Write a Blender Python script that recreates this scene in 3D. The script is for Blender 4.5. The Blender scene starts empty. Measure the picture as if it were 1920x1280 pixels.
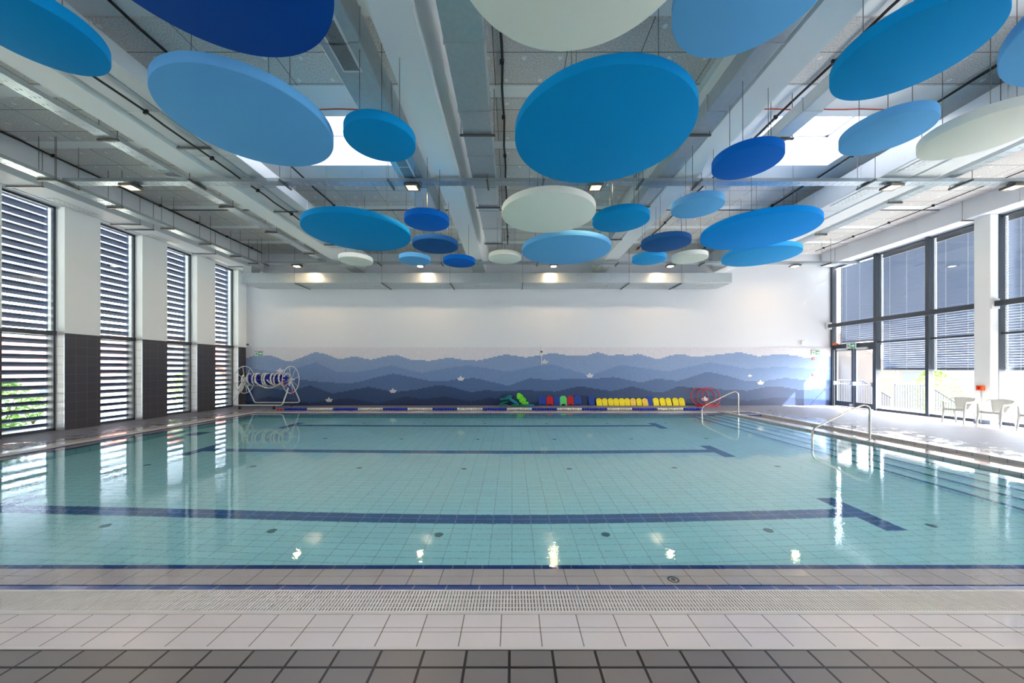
import bpy, math, random
from mathutils import Vector, Matrix
random.seed(7)
S = bpy.context.scene
C = S.collection
PI = math.pi
EYE = 1.655

# ------------------------------------------------------------------ camera
cam_d = bpy.data.cameras.new('camera'); cam = bpy.data.objects.new('camera', cam_d); C.objects.link(cam)
cam.location = (0, 0, EYE); cam.rotation_euler = (PI/2, 0, 0)
cam_d.sensor_width = 36; cam_d.lens = 36*664/1920; cam_d.shift_y = 51/1920
cam_d.clip_start = 0.05; cam_d.clip_end = 400
S.camera = cam
# ------------------------------------------------------------------ sky, sun, exposure
W = bpy.data.worlds.new('sky'); S.world = W; W.use_nodes = True
wn = W.node_tree.nodes; wl = W.node_tree.links; wn.clear()
wo = wn.new('ShaderNodeOutputWorld'); wb = wn.new('ShaderNodeBackground'); ws = wn.new('ShaderNodeTexSky')
ws.sky_type = 'NISHITA'; ws.sun_disc = False; ws.sun_elevation = math.radians(41); ws.sun_rotation = math.radians(123)
ws.air_density = 1.0; ws.dust_density = 3.0; ws.ozone_density = 1.0
wh = wn.new('ShaderNodeMix'); wh.data_type = 'RGBA'; wh.inputs[0].default_value = 0.45
wh.inputs[7].default_value = (7.5, 7.8, 8.4, 1)
wl.new(ws.outputs[0], wh.inputs[6]); wl.new(wh.outputs[2], wb.inputs[0]); wl.new(wb.outputs[0], wo.inputs[0])
wb.inputs[1].default_value = 1.0
sd = bpy.data.lights.new('sun', 'SUN'); sun = bpy.data.objects.new('sun', sd); C.objects.link(sun)
sd.energy = 17; sd.angle = math.radians(0.6); sd.color = (1, .96, .9)
sun.location = (30, -15, 30)
sun.rotation_euler = Vector((-1.55, 1, -1.6)).to_track_quat('-Z', 'Y').to_euler()
S.view_settings.view_transform = 'Standard'; S.view_settings.look = 'None'
S.view_settings.gamma = 1; S.view_settings.use_curve_mapping = False
S.view_settings.exposure = 1.36
S.cycles.max_bounces = 14; S.cycles.diffuse_bounces = 8; S.cycles.glossy_bounces = 6
S.cycles.transmission_bounces = 10; S.cycles.transparent_max_bounces = 16
S.cycles.sample_clamp_indirect = 25; S.cycles.sample_clamp_direct = 0
S.cycles.use_denoising = True

# ------------------------------------------------------------------ helpers
def lin(v):
    v /= 255.0
    return v/12.92 if v <= .04045 else ((v+.055)/1.055)**2.4
def rgb(r, g, b, k=1.0): return (min(lin(r)*k, .95), min(lin(g)*k, .95), min(lin(b)*k, .95), 1)

class MB:
    def __init__(s): s.v = []; s.f = []
    def box(s, x0, x1, y0, y1, z0, z1):
        n = len(s.v)
        s.v += [(x0,y0,z0),(x1,y0,z0),(x1,y1,z0),(x0,y1,z0),(x0,y0,z1),(x1,y0,z1),(x1,y1,z1),(x0,y1,z1)]
        s.f += [(n,n+3,n+2,n+1),(n+4,n+5,n+6,n+7),(n,n+1,n+5,n+4),(n+1,n+2,n+6,n+5),(n+2,n+3,n+7,n+6),(n+3,n,n+4,n+7)]
        return s
    def obox(s, c, size, rot):
        n = len(s.v); a, b, d = [q/2 for q in size]; m = rot.to_matrix() if not isinstance(rot, Matrix) else rot
        for p in [(-a,-b,-d),(a,-b,-d),(a,b,-d),(-a,b,-d),(-a,-b,d),(a,-b,d),(a,b,d),(-a,b,d)]:
            s.v.append(tuple(m @ Vector(p) + Vector(c)))
        s.f += [(n,n+3,n+2,n+1),(n+4,n+5,n+6,n+7),(n,n+1,n+5,n+4),(n+1,n+2,n+6,n+5),(n+2,n+3,n+7,n+6),(n+3,n,n+4,n+7)]
        return s
    def prism(s, poly, axis, a0, a1):
        """poly of 2-D points extruded along axis ('x': poly=(y,z); 'y': poly=(x,z); 'z': poly=(x,y))"""
        n = len(s.v); k = len(poly)
        for a in (a0, a1):
            for p in poly:
                s.v.append({'x': (a, p[0], p[1]), 'y': (p[0], a, p[1]), 'z': (p[0], p[1], a)}[axis])
        s.f.append(tuple(n+i for i in range(k))); s.f.append(tuple(n+k+i for i in reversed(range(k))))
        for i in range(k):
            j = (i+1) % k
            s.f.append((n+i, n+k+i, n+k+j, n+j))
        return s
    def tube(s, path, r, n=8, closed=False):
        P = [Vector(p) for p in path]; m = len(P); base = len(s.v); rings = []
        up = None
        for i, p in enumerate(P):
            if closed: t = P[(i+1) % m]-P[i-1]
            else: t = (P[min(i+1, m-1)]-P[max(i-1, 0)])
            t.normalize()
            if up is None:
                up = Vector((0, 0, 1)) if abs(t.z) < .9 else Vector((1, 0, 0))
            u = t.cross(up)
            if u.length < 1e-4: u = t.orthogonal()
            u.normalize(); w = u.cross(t); w.normalize(); up = w
            rr = r[i] if isinstance(r, (list, tuple)) else r
            for k in range(n):
                a = 2*PI*k/n; s.v.append(tuple(p + u*math.cos(a)*rr + w*math.sin(a)*rr))
            rings.append(base+i*n)
        for i in range(m if closed else m-1):
            a = rings[i]; b = rings[(i+1) % m]
            for k in range(n):
                k2 = (k+1) % n; s.f.append((a+k, a+k2, b+k2, b+k))
        if not closed:
            s.f.append(tuple(rings[0]+k for k in reversed(range(n)))); s.f.append(tuple(rings[-1]+k for k in range(n)))
        return s
    def lathe(s, prof, c, n=24, axis='z'):
        base = len(s.v); k = len(prof)
        for i in range(n):
            a = 2*PI*i/n
            for r, h in prof:
                x, y = r*math.cos(a), r*math.sin(a)
                s.v.append({'z': (c[0]+x, c[1]+y, c[2]+h), 'x': (c[0]+h, c[1]+x, c[2]+y), 'y': (c[0]+x, c[1]+h, c[2]+y)}[axis])
        for i in range(n):
            a = base+i*k; b = base+((i+1) % n)*k
            for j in range(k-1): s.f.append((a+j, b+j, b+j+1, a+j+1))
        return s
    def quad(s, a, b, c, d):
        n = len(s.v); s.v += [a, b, c, d]; s.f.append((n, n+1, n+2, n+3)); return s
    def build(s, name, mat, parent=None, smooth=False, bevel=0, local=False, loc=None, subsurf=0, recalc=True):
        me = bpy.data.meshes.new(name)
        off = Vector((0, 0, 0))
        if parent is not None and not local: off = wloc(parent)
        if loc is not None: off = Vector(loc)
        me.from_pydata([tuple(Vector(v)-off) for v in s.v], [], s.f)
        me.materials.append(mat); me.update()
        import bmesh
        if recalc: bm = bmesh.new(); bm.from_mesh(me); bmesh.ops.recalc_face_normals(bm, faces=bm.faces); bm.to_mesh(me); bm.free()
        if smooth:
            for p in me.polygons: p.use_smooth = True
        o = bpy.data.objects.new(name, me); C.objects.link(o)
        if parent is not None: o.parent = parent
        if loc is not None:
            o.location = Vector(loc) - (wloc(parent) if parent is not None else Vector((0,0,0)))
        if bevel:
            b = o.modifiers.new('bevel', 'BEVEL'); b.width = bevel; b.segments = 2; b.limit_method = 'ANGLE'; b.angle_limit = .6
        if subsurf:
            b = o.modifiers.new('sub', 'SUBSURF'); b.levels = subsurf; b.render_levels = subsurf
        if smooth and not subsurf:
            me.set_sharp_from_angle(angle=math.radians(40))
        return o
def wloc(o):
    v = Vector(o.location)
    while o.parent is not None:
        o = o.parent; v = v + Vector(o.location)
    return v
def tag(o, label=None, cat=None, group=None, kind=None):
    if label: o['label'] = label
    if cat: o['category'] = cat
    if group: o['group'] = group
    if kind: o['kind'] = kind
    return o
def thing(name, loc, label, cat, group=None, rz=0):
    o = bpy.data.objects.new(name, None); C.objects.link(o); o.location = loc; o.rotation_euler = (0, 0, rz)
    o.empty_display_size = .1
    return tag(o, label, cat, group)
def root_struct(name, loc=(0, 0, 0)):
    o = bpy.data.objects.new(name, None); C.objects.link(o); o.location = loc; o['kind'] = 'structure'; return o
def struct(name, mb, mat, parent=None, **k):
    o = mb.build(name, mat, parent, **k)
    if parent is None: o['kind'] = 'structure'
    return o
def copy_tree(o, loc, rz=0, label=None, group=None, parent=None):
    c = o.copy(); C.objects.link(c)
    if parent is None:
        c.location = loc; c.rotation_euler = (0, 0, rz)
        if label: c['label'] = label
        if group: c['group'] = group
    else: c.parent = parent
    for ch in list(o.children): copy_tree(ch, None, parent=c)
    return c

# ------------------------------------------------------------------ materials
def mat(name, col, rough=.5, metal=0, spec=.5, emit=None, es=0, bump=0, bscale=40, bdist=.01, var=0, vscale=8):
    m = bpy.data.materials.new(name); m.use_nodes = True; nt = m.node_tree
    p = nt.nodes['Principled BSDF']
    p.inputs['Base Color'].default_value = col; p.inputs['Roughness'].default_value = rough
    p.inputs['Metallic'].default_value = metal; p.inputs['Specular IOR Level'].default_value = spec
    if emit: p.inputs['Emission Color'].default_value = emit; p.inputs['Emission Strength'].default_value = es
    if bump or var:
        tc = nt.nodes.new('ShaderNodeTexCoord'); nz = nt.nodes.new('ShaderNodeTexNoise')
        nz.inputs['Scale'].default_value = bscale; nz.inputs['Detail'].default_value = 4
        nt.links.new(tc.outputs['Object'], nz.inputs['Vector'])
        if bump:
            b = nt.nodes.new('ShaderNodeBump'); b.inputs['Strength'].default_value = bump; b.inputs['Distance'].default_value = bdist
            nt.links.new(nz.outputs[0], b.inputs['Height']); nt.links.new(b.outputs[0], p.inputs['Normal'])
        if var:
            n2 = nt.nodes.new('ShaderNodeTexNoise'); n2.inputs['Scale'].default_value = vscale; n2.inputs['Detail'].default_value = 3
            nt.links.new(tc.outputs['Object'], n2.inputs['Vector'])
            mx = nt.nodes.new('ShaderNodeMix'); mx.data_type = 'RGBA'
            mx.inputs[6].default_value = tuple(c*(1-var) for c in col[:3])+(1,); mx.inputs[7].default_value = tuple(min(c*(1+var), 1) for c in col[:3])+(1,)
            nt.links.new(n2.outputs[0], mx.inputs[0]); nt.links.new(mx.outputs[2], p.inputs['Base Color'])
    return m

def tile_mat(name, col, grout, bw=.25, rh=.125, axes='xy', mortar=.005, rough=.35, var=.06, off=(0, 0), wet=0, spec=.5, bump=.3):
    """axes: which object coordinates feed the brick texture"""
    m = bpy.data.materials.new(name); m.use_nodes = True; nt = m.node_tree; N = nt.nodes; L = nt.links
    p = N['Principled BSDF']
    tc = N.new('ShaderNodeTexCoord'); sp = N.new('ShaderNodeSeparateXYZ'); cb = N.new('ShaderNodeCombineXYZ')
    L.new(tc.outputs['Object'], sp.inputs[0])
    for i, a in enumerate(axes):
        ad = N.new('ShaderNodeMath'); ad.operation = 'ADD'; ad.inputs[1].default_value = off[i]
        L.new(sp.outputs['xyz'.index(a)], ad.inputs[0]); L.new(ad.outputs[0], cb.inputs[i])
    br = N.new('ShaderNodeTexBrick'); br.offset = 0; br.squash = 1; br.inputs['Scale'].default_value = 1
    br.inputs['Mortar Size'].default_value = mortar; br.inputs['Mortar Smooth'].default_value = .1
    br.inputs['Brick Width'].default_value = bw; br.inputs['Row Height'].default_value = rh; br.inputs['Bias'].default_value = 0
    br.inputs['Color1'].default_value = tuple(c*(1-var) for c in col[:3])+(1,)
    br.inputs['Color2'].default_value = tuple(min(1, c*(1+var)) for c in col[:3])+(1,)
    br.inputs['Mortar'].default_value = grout
    L.new(cb.outputs[0], br.inputs['Vector']); L.new(br.outputs['Color'], p.inputs['Base Color'])
    p.inputs['Specular IOR Level'].default_value = spec
    nz = N.new('ShaderNodeTexNoise'); nz.inputs['Scale'].default_value = 1.7; nz.inputs['Detail'].default_value = 5; nz.inputs['Roughness'].default_value = .65
    L.new(tc.outputs['Object'], nz.inputs['Vector'])
    mr = N.new('ShaderNodeMapRange'); mr.inputs[1].default_value = .47-.1*wet; mr.inputs[2].default_value = .6-.05*wet
    mr.inputs[3].default_value = rough if not wet else .04; mr.inputs[4].default_value = rough
    L.new(nz.outputs[0], mr.inputs[0]); L.new(mr.outputs[0], p.inputs['Roughness'])
    iv = N.new('ShaderNodeMath'); iv.operation = 'SUBTRACT'; iv.inputs[0].default_value = 1; L.new(br.outputs['Fac'], iv.inputs[1])
    bp = N.new('ShaderNodeBump'); bp.inputs['Strength'].default_value = bump; bp.inputs['Distance'].default_value = .003
    L.new(iv.outputs[0], bp.inputs['Height']); L.new(bp.outputs[0], p.inputs['Normal'])
    return m

M = {}
M['white'] = mat('white_paint', rgb(226, 228, 234), .55, bump=.05, bscale=60)
M['concrete_white'] = mat('white_painted_concrete', rgb(240, 242, 241), .5, bump=.08, bscale=30)
M['galv'] = mat('galvanised_steel', rgb(192, 200, 204), .33, metal=.6, var=.12, vscale=14)
M['galv_white'] = mat('pale_duct_steel', rgb(205, 210, 212), .4, metal=.35, var=.05, vscale=14)
M['tray'] = mat('zinc_tray', rgb(180, 190, 196), .3, metal=.85, var=.1, vscale=30)
M['steel'] = mat('stainless_steel', rgb(196, 190, 180), .22, metal=1)
M['rod'] = mat('hanger_rod', rgb(110, 108, 104), .4, metal=.6)
M['black'] = mat('black_plastic', rgb(28, 28, 30), .5)
M['frame'] = mat('anthracite_frame', rgb(62, 70, 80), .35, spec=.5)
M['louvre'] = mat('louvre_blade', rgb(44, 58, 90), .75, spec=.12)
M['blind'] = mat('blind_slat', rgb(128, 140, 162), .35, metal=.3)
M['grille'] = mat('white_grille', rgb(225, 226, 226), .45)
M['dark'] = mat('gap_shade', rgb(30, 32, 33), .8)  # near-black colour stands in for shade in gutter and grille openings
M['chair'] = mat('white_resin', rgb(214, 214, 208), .45)
M['orange'] = mat('orange_plastic', rgb(238, 96, 30), .4)
M['red'] = mat('red_plastic', rgb(190, 16, 32), .4)
M['green_sign'] = mat('sign_green', rgb(0, 150, 100), .4)
M['sign_white'] = mat('sign_white', rgb(240, 245, 242), .4)
M['reel'] = mat('white_enamel', rgb(224, 226, 226), .35)
M['rubber'] = mat('black_rubber', rgb(30, 30, 32), .7)
M['float_blue'] = mat('blue_float', rgb(18, 44, 176), .35)
M['float_white'] = mat('white_float', rgb(226, 224, 216), .4)
M['float_red'] = mat('red_float', rgb(176, 22, 30), .4)
M['cable_red'] = mat('red_cable', rgb(200, 82, 52), .5)
M['boat'] = mat('boat_tiles', rgb(222, 220, 222), .4)
M['grate'] = mat('grate_plastic', rgb(214, 206, 196), .4)
M['water_strip'] = mat('edge_strip', rgb(200, 192, 182), .3)
def dcol(r, g, b): return mat('disc_felt', rgb(r, g, b), .85, spec=.15, bump=.15, bscale=300, bdist=.002)
DC = {'teal': dcol(0, 146, 212), 'light': dcol(104, 178, 236), 'navy': dcol(0, 72, 160), 'cream': dcol(236, 238, 228),
      'blue': dcol(0, 106, 206), 'bright': dcol(0, 150, 240), 'indigo': dcol(32, 88, 152), 'sky': dcol(52, 166, 236)}
WHITE_T = rgb(214, 202, 194); GROUT_T = rgb(140, 128, 116)
M['reveal'] = tile_mat('pale_reveal_tile', rgb(216, 210, 208), rgb(130, 126, 122), .25, .25, 'xz', .004, .3, .04)
M['inlet'] = mat('inlet_grey', rgb(84, 136, 140), .5)
M['cop_x'] = tile_mat('white_tile_along_x', WHITE_T, GROUT_T, .25, 9, 'xy', .004, .22, .025, off=(.07, 0), wet=.5)
M['cop_y'] = tile_mat('white_tile_along_y', WHITE_T, GROUT_T, 9, .25, 'xy', .004, .22, .025, wet=.5)
M['grout'] = mat('tile_grout', GROUT_T, .8)
M['blue_x'] = tile_mat('navy_tile_x', rgb(8, 58, 128), rgb(120, 130, 150), .25, 9, 'xy', .005, .25, .05)
M['blue_y'] = tile_mat('navy_tile_y', rgb(8, 58, 128), rgb(120, 130, 150), 9, .25, 'xy', .005, .25, .05)
M['deck_dark'] = tile_mat('dark_deck_tile', rgb(118, 111, 106), rgb(22, 21, 20), .25, .124, 'xy', .008, .36, .08, off=(.015, -2.087+.124*40))
M['deck'] = tile_mat('grey_deck_tile', rgb(140, 138, 146), rgb(84, 82, 84), .25, .125, 'xy', .006, .42, .06, wet=.35)
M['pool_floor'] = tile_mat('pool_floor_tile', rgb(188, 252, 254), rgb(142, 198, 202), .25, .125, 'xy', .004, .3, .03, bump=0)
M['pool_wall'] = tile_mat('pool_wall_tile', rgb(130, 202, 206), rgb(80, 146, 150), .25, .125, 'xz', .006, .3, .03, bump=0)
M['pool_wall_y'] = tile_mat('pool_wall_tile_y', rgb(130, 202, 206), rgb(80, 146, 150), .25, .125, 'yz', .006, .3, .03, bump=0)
M['line_tile'] = tile_mat('lane_line_tile', rgb(0, 96, 158), rgb(120, 160, 190), .25, .125, 'xy', .006, .3, .06, bump=0)
M['pillar_tile'] = tile_mat('anthracite_wall_tile', rgb(72, 70, 76), rgb(104, 102, 106), .25, .25, 'yz', .004, .3, .05)
M['pillar_tile_x'] = tile_mat('anthracite_wall_tile_x', rgb(72, 70, 76), rgb(104, 102, 106), .25, .25, 'xz', .004, .25, .05)
M['riser_tile'] = tile_mat('grey_riser_tile', rgb(176, 176, 174), rgb(100, 98, 96), 9, .25, 'xy', .006, .3, .04)

def wet_edge(m):
    nt = m.node_tree; N = nt.nodes; L = nt.links
    mr = [n for n in N if n.bl_idname == 'ShaderNodeMapRange'][0]; nz = [n for n in N if n.bl_idname == 'ShaderNodeTexNoise'][0]
    sp = [n for n in N if n.bl_idname == 'ShaderNodeSeparateXYZ'][0]
    def math_(op, a, b):
        q = N.new('ShaderNodeMath'); q.operation = op
        for i, v in enumerate((a, b)):
            if isinstance(v, (int, float)): q.inputs[i].default_value = v
            else: L.new(v, q.inputs[i])
        return q.outputs[0]
    d = math_('MAXIMUM', math_('SUBTRACT', sp.outputs[0], 9.35), math_('SUBTRACT', -10.15, sp.outputs[0]))
    d = math_('MAXIMUM', d, math_('SUBTRACT', sp.outputs[1], 13.0))
    d = math_('MAXIMUM', d, 0.0)
    v = math_('ADD', nz.outputs[0], math_('MULTIPLY', d, .13))
    nz.inputs['Scale'].default_value = 3.2
    L.new(v, mr.inputs[0]); mr.inputs[1].default_value = .5; mr.inputs[2].default_value = .58; mr.inputs[4].default_value = .5
wet_edge(M['deck'])

def grey_panel():
    m = tile_mat('wood_wool_panel', rgb(224, 220, 216), rgb(90, 90, 90), 1.2, .64, 'xy', .006, .9, .05, off=(.3, 0), spec=.1)
    nt = m.node_tree; N = nt.nodes; L = nt.links; p = N['Principled BSDF']; br = [n for n in N if n.bl_idname == 'ShaderNodeTexBrick'][0]
    tc = [n for n in N if n.bl_idname == 'ShaderNodeTexCoord'][0]
    nz = N.new('ShaderNodeTexNoise'); nz.inputs['Scale'].default_value = 45; nz.inputs['Detail'].default_value = 5; nz.inputs['Roughness'].default_value = .8
    L.new(tc.outputs['Object'], nz.inputs['Vector'])
    mr = N.new('ShaderNodeMapRange'); mr.inputs[1].default_value = .35; mr.inputs[2].default_value = .65; mr.inputs[3].default_value = .55; mr.inputs[4].default_value = 1.25
    L.new(nz.outputs[0], mr.inputs[0])
    mx = N.new('ShaderNodeMix'); mx.data_type = 'RGBA'; mx.blend_type = 'MULTIPLY'; mx.inputs[0].default_value = 1
    L.new(br.outputs['Color'], mx.inputs[6]); L.new(mr.outputs[0], mx.inputs[7]); L.new(mx.outputs[2], p.inputs['Base Color'])
    return m
M['panel'] = grey_panel()
M['fixing'] = mat('pale_fixing', rgb(240, 240, 236), .7)

def glass_mat():
    m = bpy.data.materials.new('window_glass'); m.use_nodes = True; nt = m.node_tree; N = nt.nodes; L = nt.links; N.clear()
    o = N.new('ShaderNodeOutputMaterial'); mx = N.new('ShaderNodeMixShader'); t = N.new('ShaderNodeBsdfTransparent'); g = N.new('ShaderNodeBsdfGlossy')
    g.inputs['Roughness'].default_value = 0.0; t.inputs[0].default_value = (.95, .97, .97, 1)
    lw = N.new('ShaderNodeLayerWeight'); lw.inputs[0].default_value = .5
    pw = N.new('ShaderNodeMath'); pw.operation = 'POWER'; pw.inputs[1].default_value = 4
    ma = N.new('ShaderNodeMath'); ma.operation = 'MULTIPLY_ADD'; ma.inputs[1].default_value = .55; ma.inputs[2].default_value = .06
    L.new(lw.outputs['Facing'], pw.inputs[0]); L.new(pw.outputs[0], ma.inputs[0]); L.new(ma.outputs[0], mx.inputs[0])
    L.new(t.outputs[0], mx.inputs[1]); L.new(g.outputs[0], mx.inputs[2]); L.new(mx.outputs[0], o.inputs[0])
    return m
M['glass'] = glass_mat()
def opal_mat():
    m = bpy.data.materials.new('opal_dome'); m.use_nodes = True; nt = m.node_tree; N = nt.nodes; L = nt.links; N.clear()
    o = N.new('ShaderNodeOutputMaterial'); t = N.new('ShaderNodeBsdfTranslucent'); t.inputs[0].default_value = (.3, .3, .31, 1)
    L.new(t.outputs[0], o.inputs[0]); return m
M['opal'] = opal_mat()
def water_mat():
    m = bpy.data.materials.new('pool_water'); m.use_nodes = True; nt = m.node_tree; N = nt.nodes; L = nt.links; p = N['Principled BSDF']
    p.inputs['Base Color'].default_value = (.98, 1, 1, 1); p.inputs['Roughness'].default_value = 0; p.inputs['IOR'].default_value = 1.333
    p.inputs['Transmission Weight'].default_value = 1
    tc = N.new('ShaderNodeTexCoord'); n1 = N.new('ShaderNodeTexNoise'); n2 = N.new('ShaderNodeTexNoise'); n3 = N.new('ShaderNodeTexNoise')
    n1.inputs['Scale'].default_value = 7; n1.inputs['Detail'].default_value = 3
    n2.inputs['Scale'].default_value = 34; n2.inputs['Detail'].default_value = 2
    n3.inputs['Scale'].default_value = .5; n3.inputs['Detail'].default_value = 1
    for n in (n1, n2, n3): L.new(tc.outputs['Object'], n.inputs['Vector'])
    # ripples fade out far from the near left corner where the inlet stirs the surface
    mr = N.new('ShaderNodeMapRange'); mr.inputs[1].default_value = .42; mr.inputs[2].default_value = .62; mr.inputs[3].default_value = .25; mr.inputs[4].default_value = 1.0
    L.new(n3.outputs[0], mr.inputs[0])
    b1 = N.new('ShaderNodeBump'); b1.inputs['Strength'].default_value = 1; b1.inputs['Distance'].default_value = .0005
    b2 = N.new('ShaderNodeBump'); b2.inputs['Strength'].default_value = 1; b2.inputs['Distance'].default_value = .00045
    mu = N.new('ShaderNodeMath'); mu.operation = 'MULTIPLY'; L.new(n2.outputs[0], mu.inputs[0]); L.new(mr.outputs[0], mu.inputs[1])
    sy = N.new('ShaderNodeSeparateXYZ'); L.new(tc.outputs['Object'], sy.inputs[0])
    my = N.new('ShaderNodeMapRange'); my.inputs[1].default_value = 7.5; my.inputs[2].default_value = 3.0; my.inputs[3].default_value = .6; my.inputs[4].default_value = 2.2
    L.new(sy.outputs[1], my.inputs[0]); m3 = N.new('ShaderNodeMath'); m3.operation = 'MULTIPLY'; L.new(mu.outputs[0], m3.inputs[0]); L.new(my.outputs[0], m3.inputs[1]); mu = m3
    L.new(n1.outputs[0], b1.inputs['Height']); L.new(mu.outputs[0], b2.inputs['Height']); L.new(b1.outputs[0], b2.inputs['Normal']); L.new(b2.outputs[0], p.inputs['Normal'])
    return m
M['water'] = water_mat()

# ------------------------------------------------------------------ room extents
XL, XR, YB, YN = -12.0, 14.5, 16.0, -3.0
ZC = 6.83
PL, PR, PN, PF = -9.24, 7.91, 3.02, 12.9      # pool walls
DEEP = -.88; WATER = -.012

# floor: rings of deck around the pool; profile bands given by distance outwards from the pool wall
def side_strip(side, d0, d1, z0, z1, th=.12):
    mb = MB()
    R1 = 9.1
    if side == 'near': a = [(PL-d1, PN-d1), (R1, PN-d1), (R1, PN-d0), (PL-d0, PN-d0)]; zz = [z1, z1, z0, z0]
    elif side == 'far': a = [(PL-d0, PF+d0), (R1, PF+d0), (R1, PF+d1), (PL-d1, PF+d1)]; zz = [z0, z0, z1, z1]
    else: a = [(PL-d1, PN-d1), (PL-d0, PN-d0), (PL-d0, PF+d0), (PL-d1, PF+d1)]; zz = [z1, z0, z0, z1]
    n = len(mb.v)
    mb.v += [(p[0], p[1], z) for p, z in zip(a, zz)] + [(p[0], p[1], min(z0, z1)-th) for p in a]
    mb.f += [(0, 1, 2, 3), (7, 6, 5, 4)] + [(i, 4+i, 4+(i+1) % 4, (i+1) % 4) for i in range(4)]
    return mb
bands = [  # name, d0, d1, z at d0, z at d1, material x, material y
    ('pool_edge_strip', 0, .056, -.028, -.028, 'blue_x', 'blue_y'),
    ('grout_bed', .056, .372, -.034, -.0305, 'grout', 'grout'),
    ('shelf_tiles', .059, .158, -.026, -.025, 'cop_x', 'cop_y'),
    ('shelf_tiles', .162, .282, -.025, -.018, 'cop_x', 'cop_y'),
    ('grip_strip', .285, .365, -.015, -.001, 'blue_x', 'blue_y'),
    ('grate_lip', .365, .372, 0, 0, 'water_strip', 'water_strip'),
    ('grout_bed', .61, .933, -.005, -.005, 'grout', 'grout'),
    ('grate_lip', .61, .631, .001, .001, 'water_strip', 'water_strip'),
    ('coping_tiles', .635, .752, 0, 0, 'cop_x', 'cop_y'),
    ('coping_tiles', .758, .789, 0, 0, 'cop_x', 'cop_y'),
    ('coping_tiles', .795, .911, 0, 0, 'cop_x', 'cop_y'),
    ('coping_joint', .912, .933, .002, .002, 'water_strip', 'water_strip')]
fl = root_struct('floor')
for nm, d0, d1, z0, z1, mx, my in bands:
    for sd_ in ('near', 'left', 'far'):
        side_strip(sd_, d0, d1, z0, z1).build(nm, M[my if sd_ == 'left' else mx], fl)
D1 = .933
# thin double joint rows on the near coping are narrow inset tiles
# decks
MB().box(-12.4, 14.6, YN, PN-D1, -.15, 0).build('near_deck', M['deck_dark'], fl)
MB().box(-12.4, PL-D1, PN-D1, PF+D1, -.15, 0).build('left_deck', M['deck'], fl)
MB().box(-12.4, 14.6, PF+D1, YB, -.15, 0).build('far_deck', M['deck'], fl)
MB().box(9.35, 14.6, PN-D1, PF+D1, -.15, 0).build('right_deck', M['deck'], fl)
MB().box(9.1, 9.35, PN-D1, PF+D1, -.15, .001).build('right_coping', M['cop_y'], fl)
# channel along the right side
MB().box(8.17, 9.1, PN-D1, 13.64, -.3, -.085).build('channel_floor', M['cop_y'], fl)
MB().quad((9.098, PN-D1, -.085), (9.098, 13.64, -.085), (9.098, 13.64, .0), (9.098, PN-D1, .0)).build('channel_riser', M['riser_tile'], fl)
MB().box(7.91, 9.1, 13.64, PF+D1, -.15, .0005).build('channel_end', M['cop_x'], fl)
rg = MB().box(7.92, 8.17, PN-.66, 13.64, -.3, .04).build('channel_ridge', M['cop_y'], fl, bevel=.008)
MB().quad((7.912, PN-.65, -.1), (7.912, 13.64, -.1), (7.912, 13.64, .033), (7.912, PN-.65, .033)).build('ridge_riser', M['riser_tile'], fl)

# pool basin
pb = root_struct('pool_basin')
MB().box(PL-.2, 8.1, PN-.2, PF+.2, DEEP-.15, DEEP).build('pool_bottom', M['pool_floor'], pb)
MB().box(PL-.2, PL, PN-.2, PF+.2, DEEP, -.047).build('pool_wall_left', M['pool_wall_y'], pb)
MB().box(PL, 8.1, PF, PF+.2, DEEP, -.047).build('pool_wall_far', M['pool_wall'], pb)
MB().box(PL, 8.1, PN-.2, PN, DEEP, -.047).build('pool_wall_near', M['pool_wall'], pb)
MB().box(7.905, 8.1, PN, PF+.74, DEEP, -.1).build('pool_wall_right', M['riser_tile'], pb)
steps = [(7.91, 7.56, -.17), (7.56, 7.26, -.34), (7.26, 6.95, -.51), (6.95, 6.64, -.68)]
for xa, xb, z in steps:
    MB().box(xb, xa+.0, PN, PF, DEEP, z).build('step', M['pool_floor'], pb)
    MB().box(xb-.003, xb+.045, PN, PF, z-.05, z+.003).build('step_nosing', M['line_tile'], pb)
for yc in (4.75, 8.0, 11.25):
    mb = MB(); z = DEEP+.003
    mb.box(-7.0, 4.6, yc-.125, yc+.125, DEEP, z); mb.box(4.5, 4.75, yc-.5, yc+.5, DEEP, z+.0005); mb.box(-7.12, -6.87, yc-.5, yc+.5, DEEP, z+.0005)
    mb.build('lane_line', M['line_tile'], pb)
MB().box(-8.9, -8.5, 9.55, 10.05, DEEP, DEEP+.003).build('floor_patch', M['line_tile'], pb)  # flat dark blue rectangle on the pool bottom
wq = MB().quad((PL-.345, PN-.343, WATER), (7.915, PN-.343, WATER), (7.915, PF+.343, WATER), (PL-.345, PF+.343, WATER))
w = wq.build('pool_water', M['water'], recalc=False)
tag(w, 'still turquoise water filling the indoor swimming pool', 'water')
chw = MB().quad((8.17, PN-D1, -.06), (9.098, PN-D1, -.06), (9.098, 13.64, -.06), (8.17, 13.64, -.06)).build('channel_water', M['water'], recalc=False)
tag(chw, 'thin film of water in the side channel between ridge and right deck', 'water')

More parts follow.
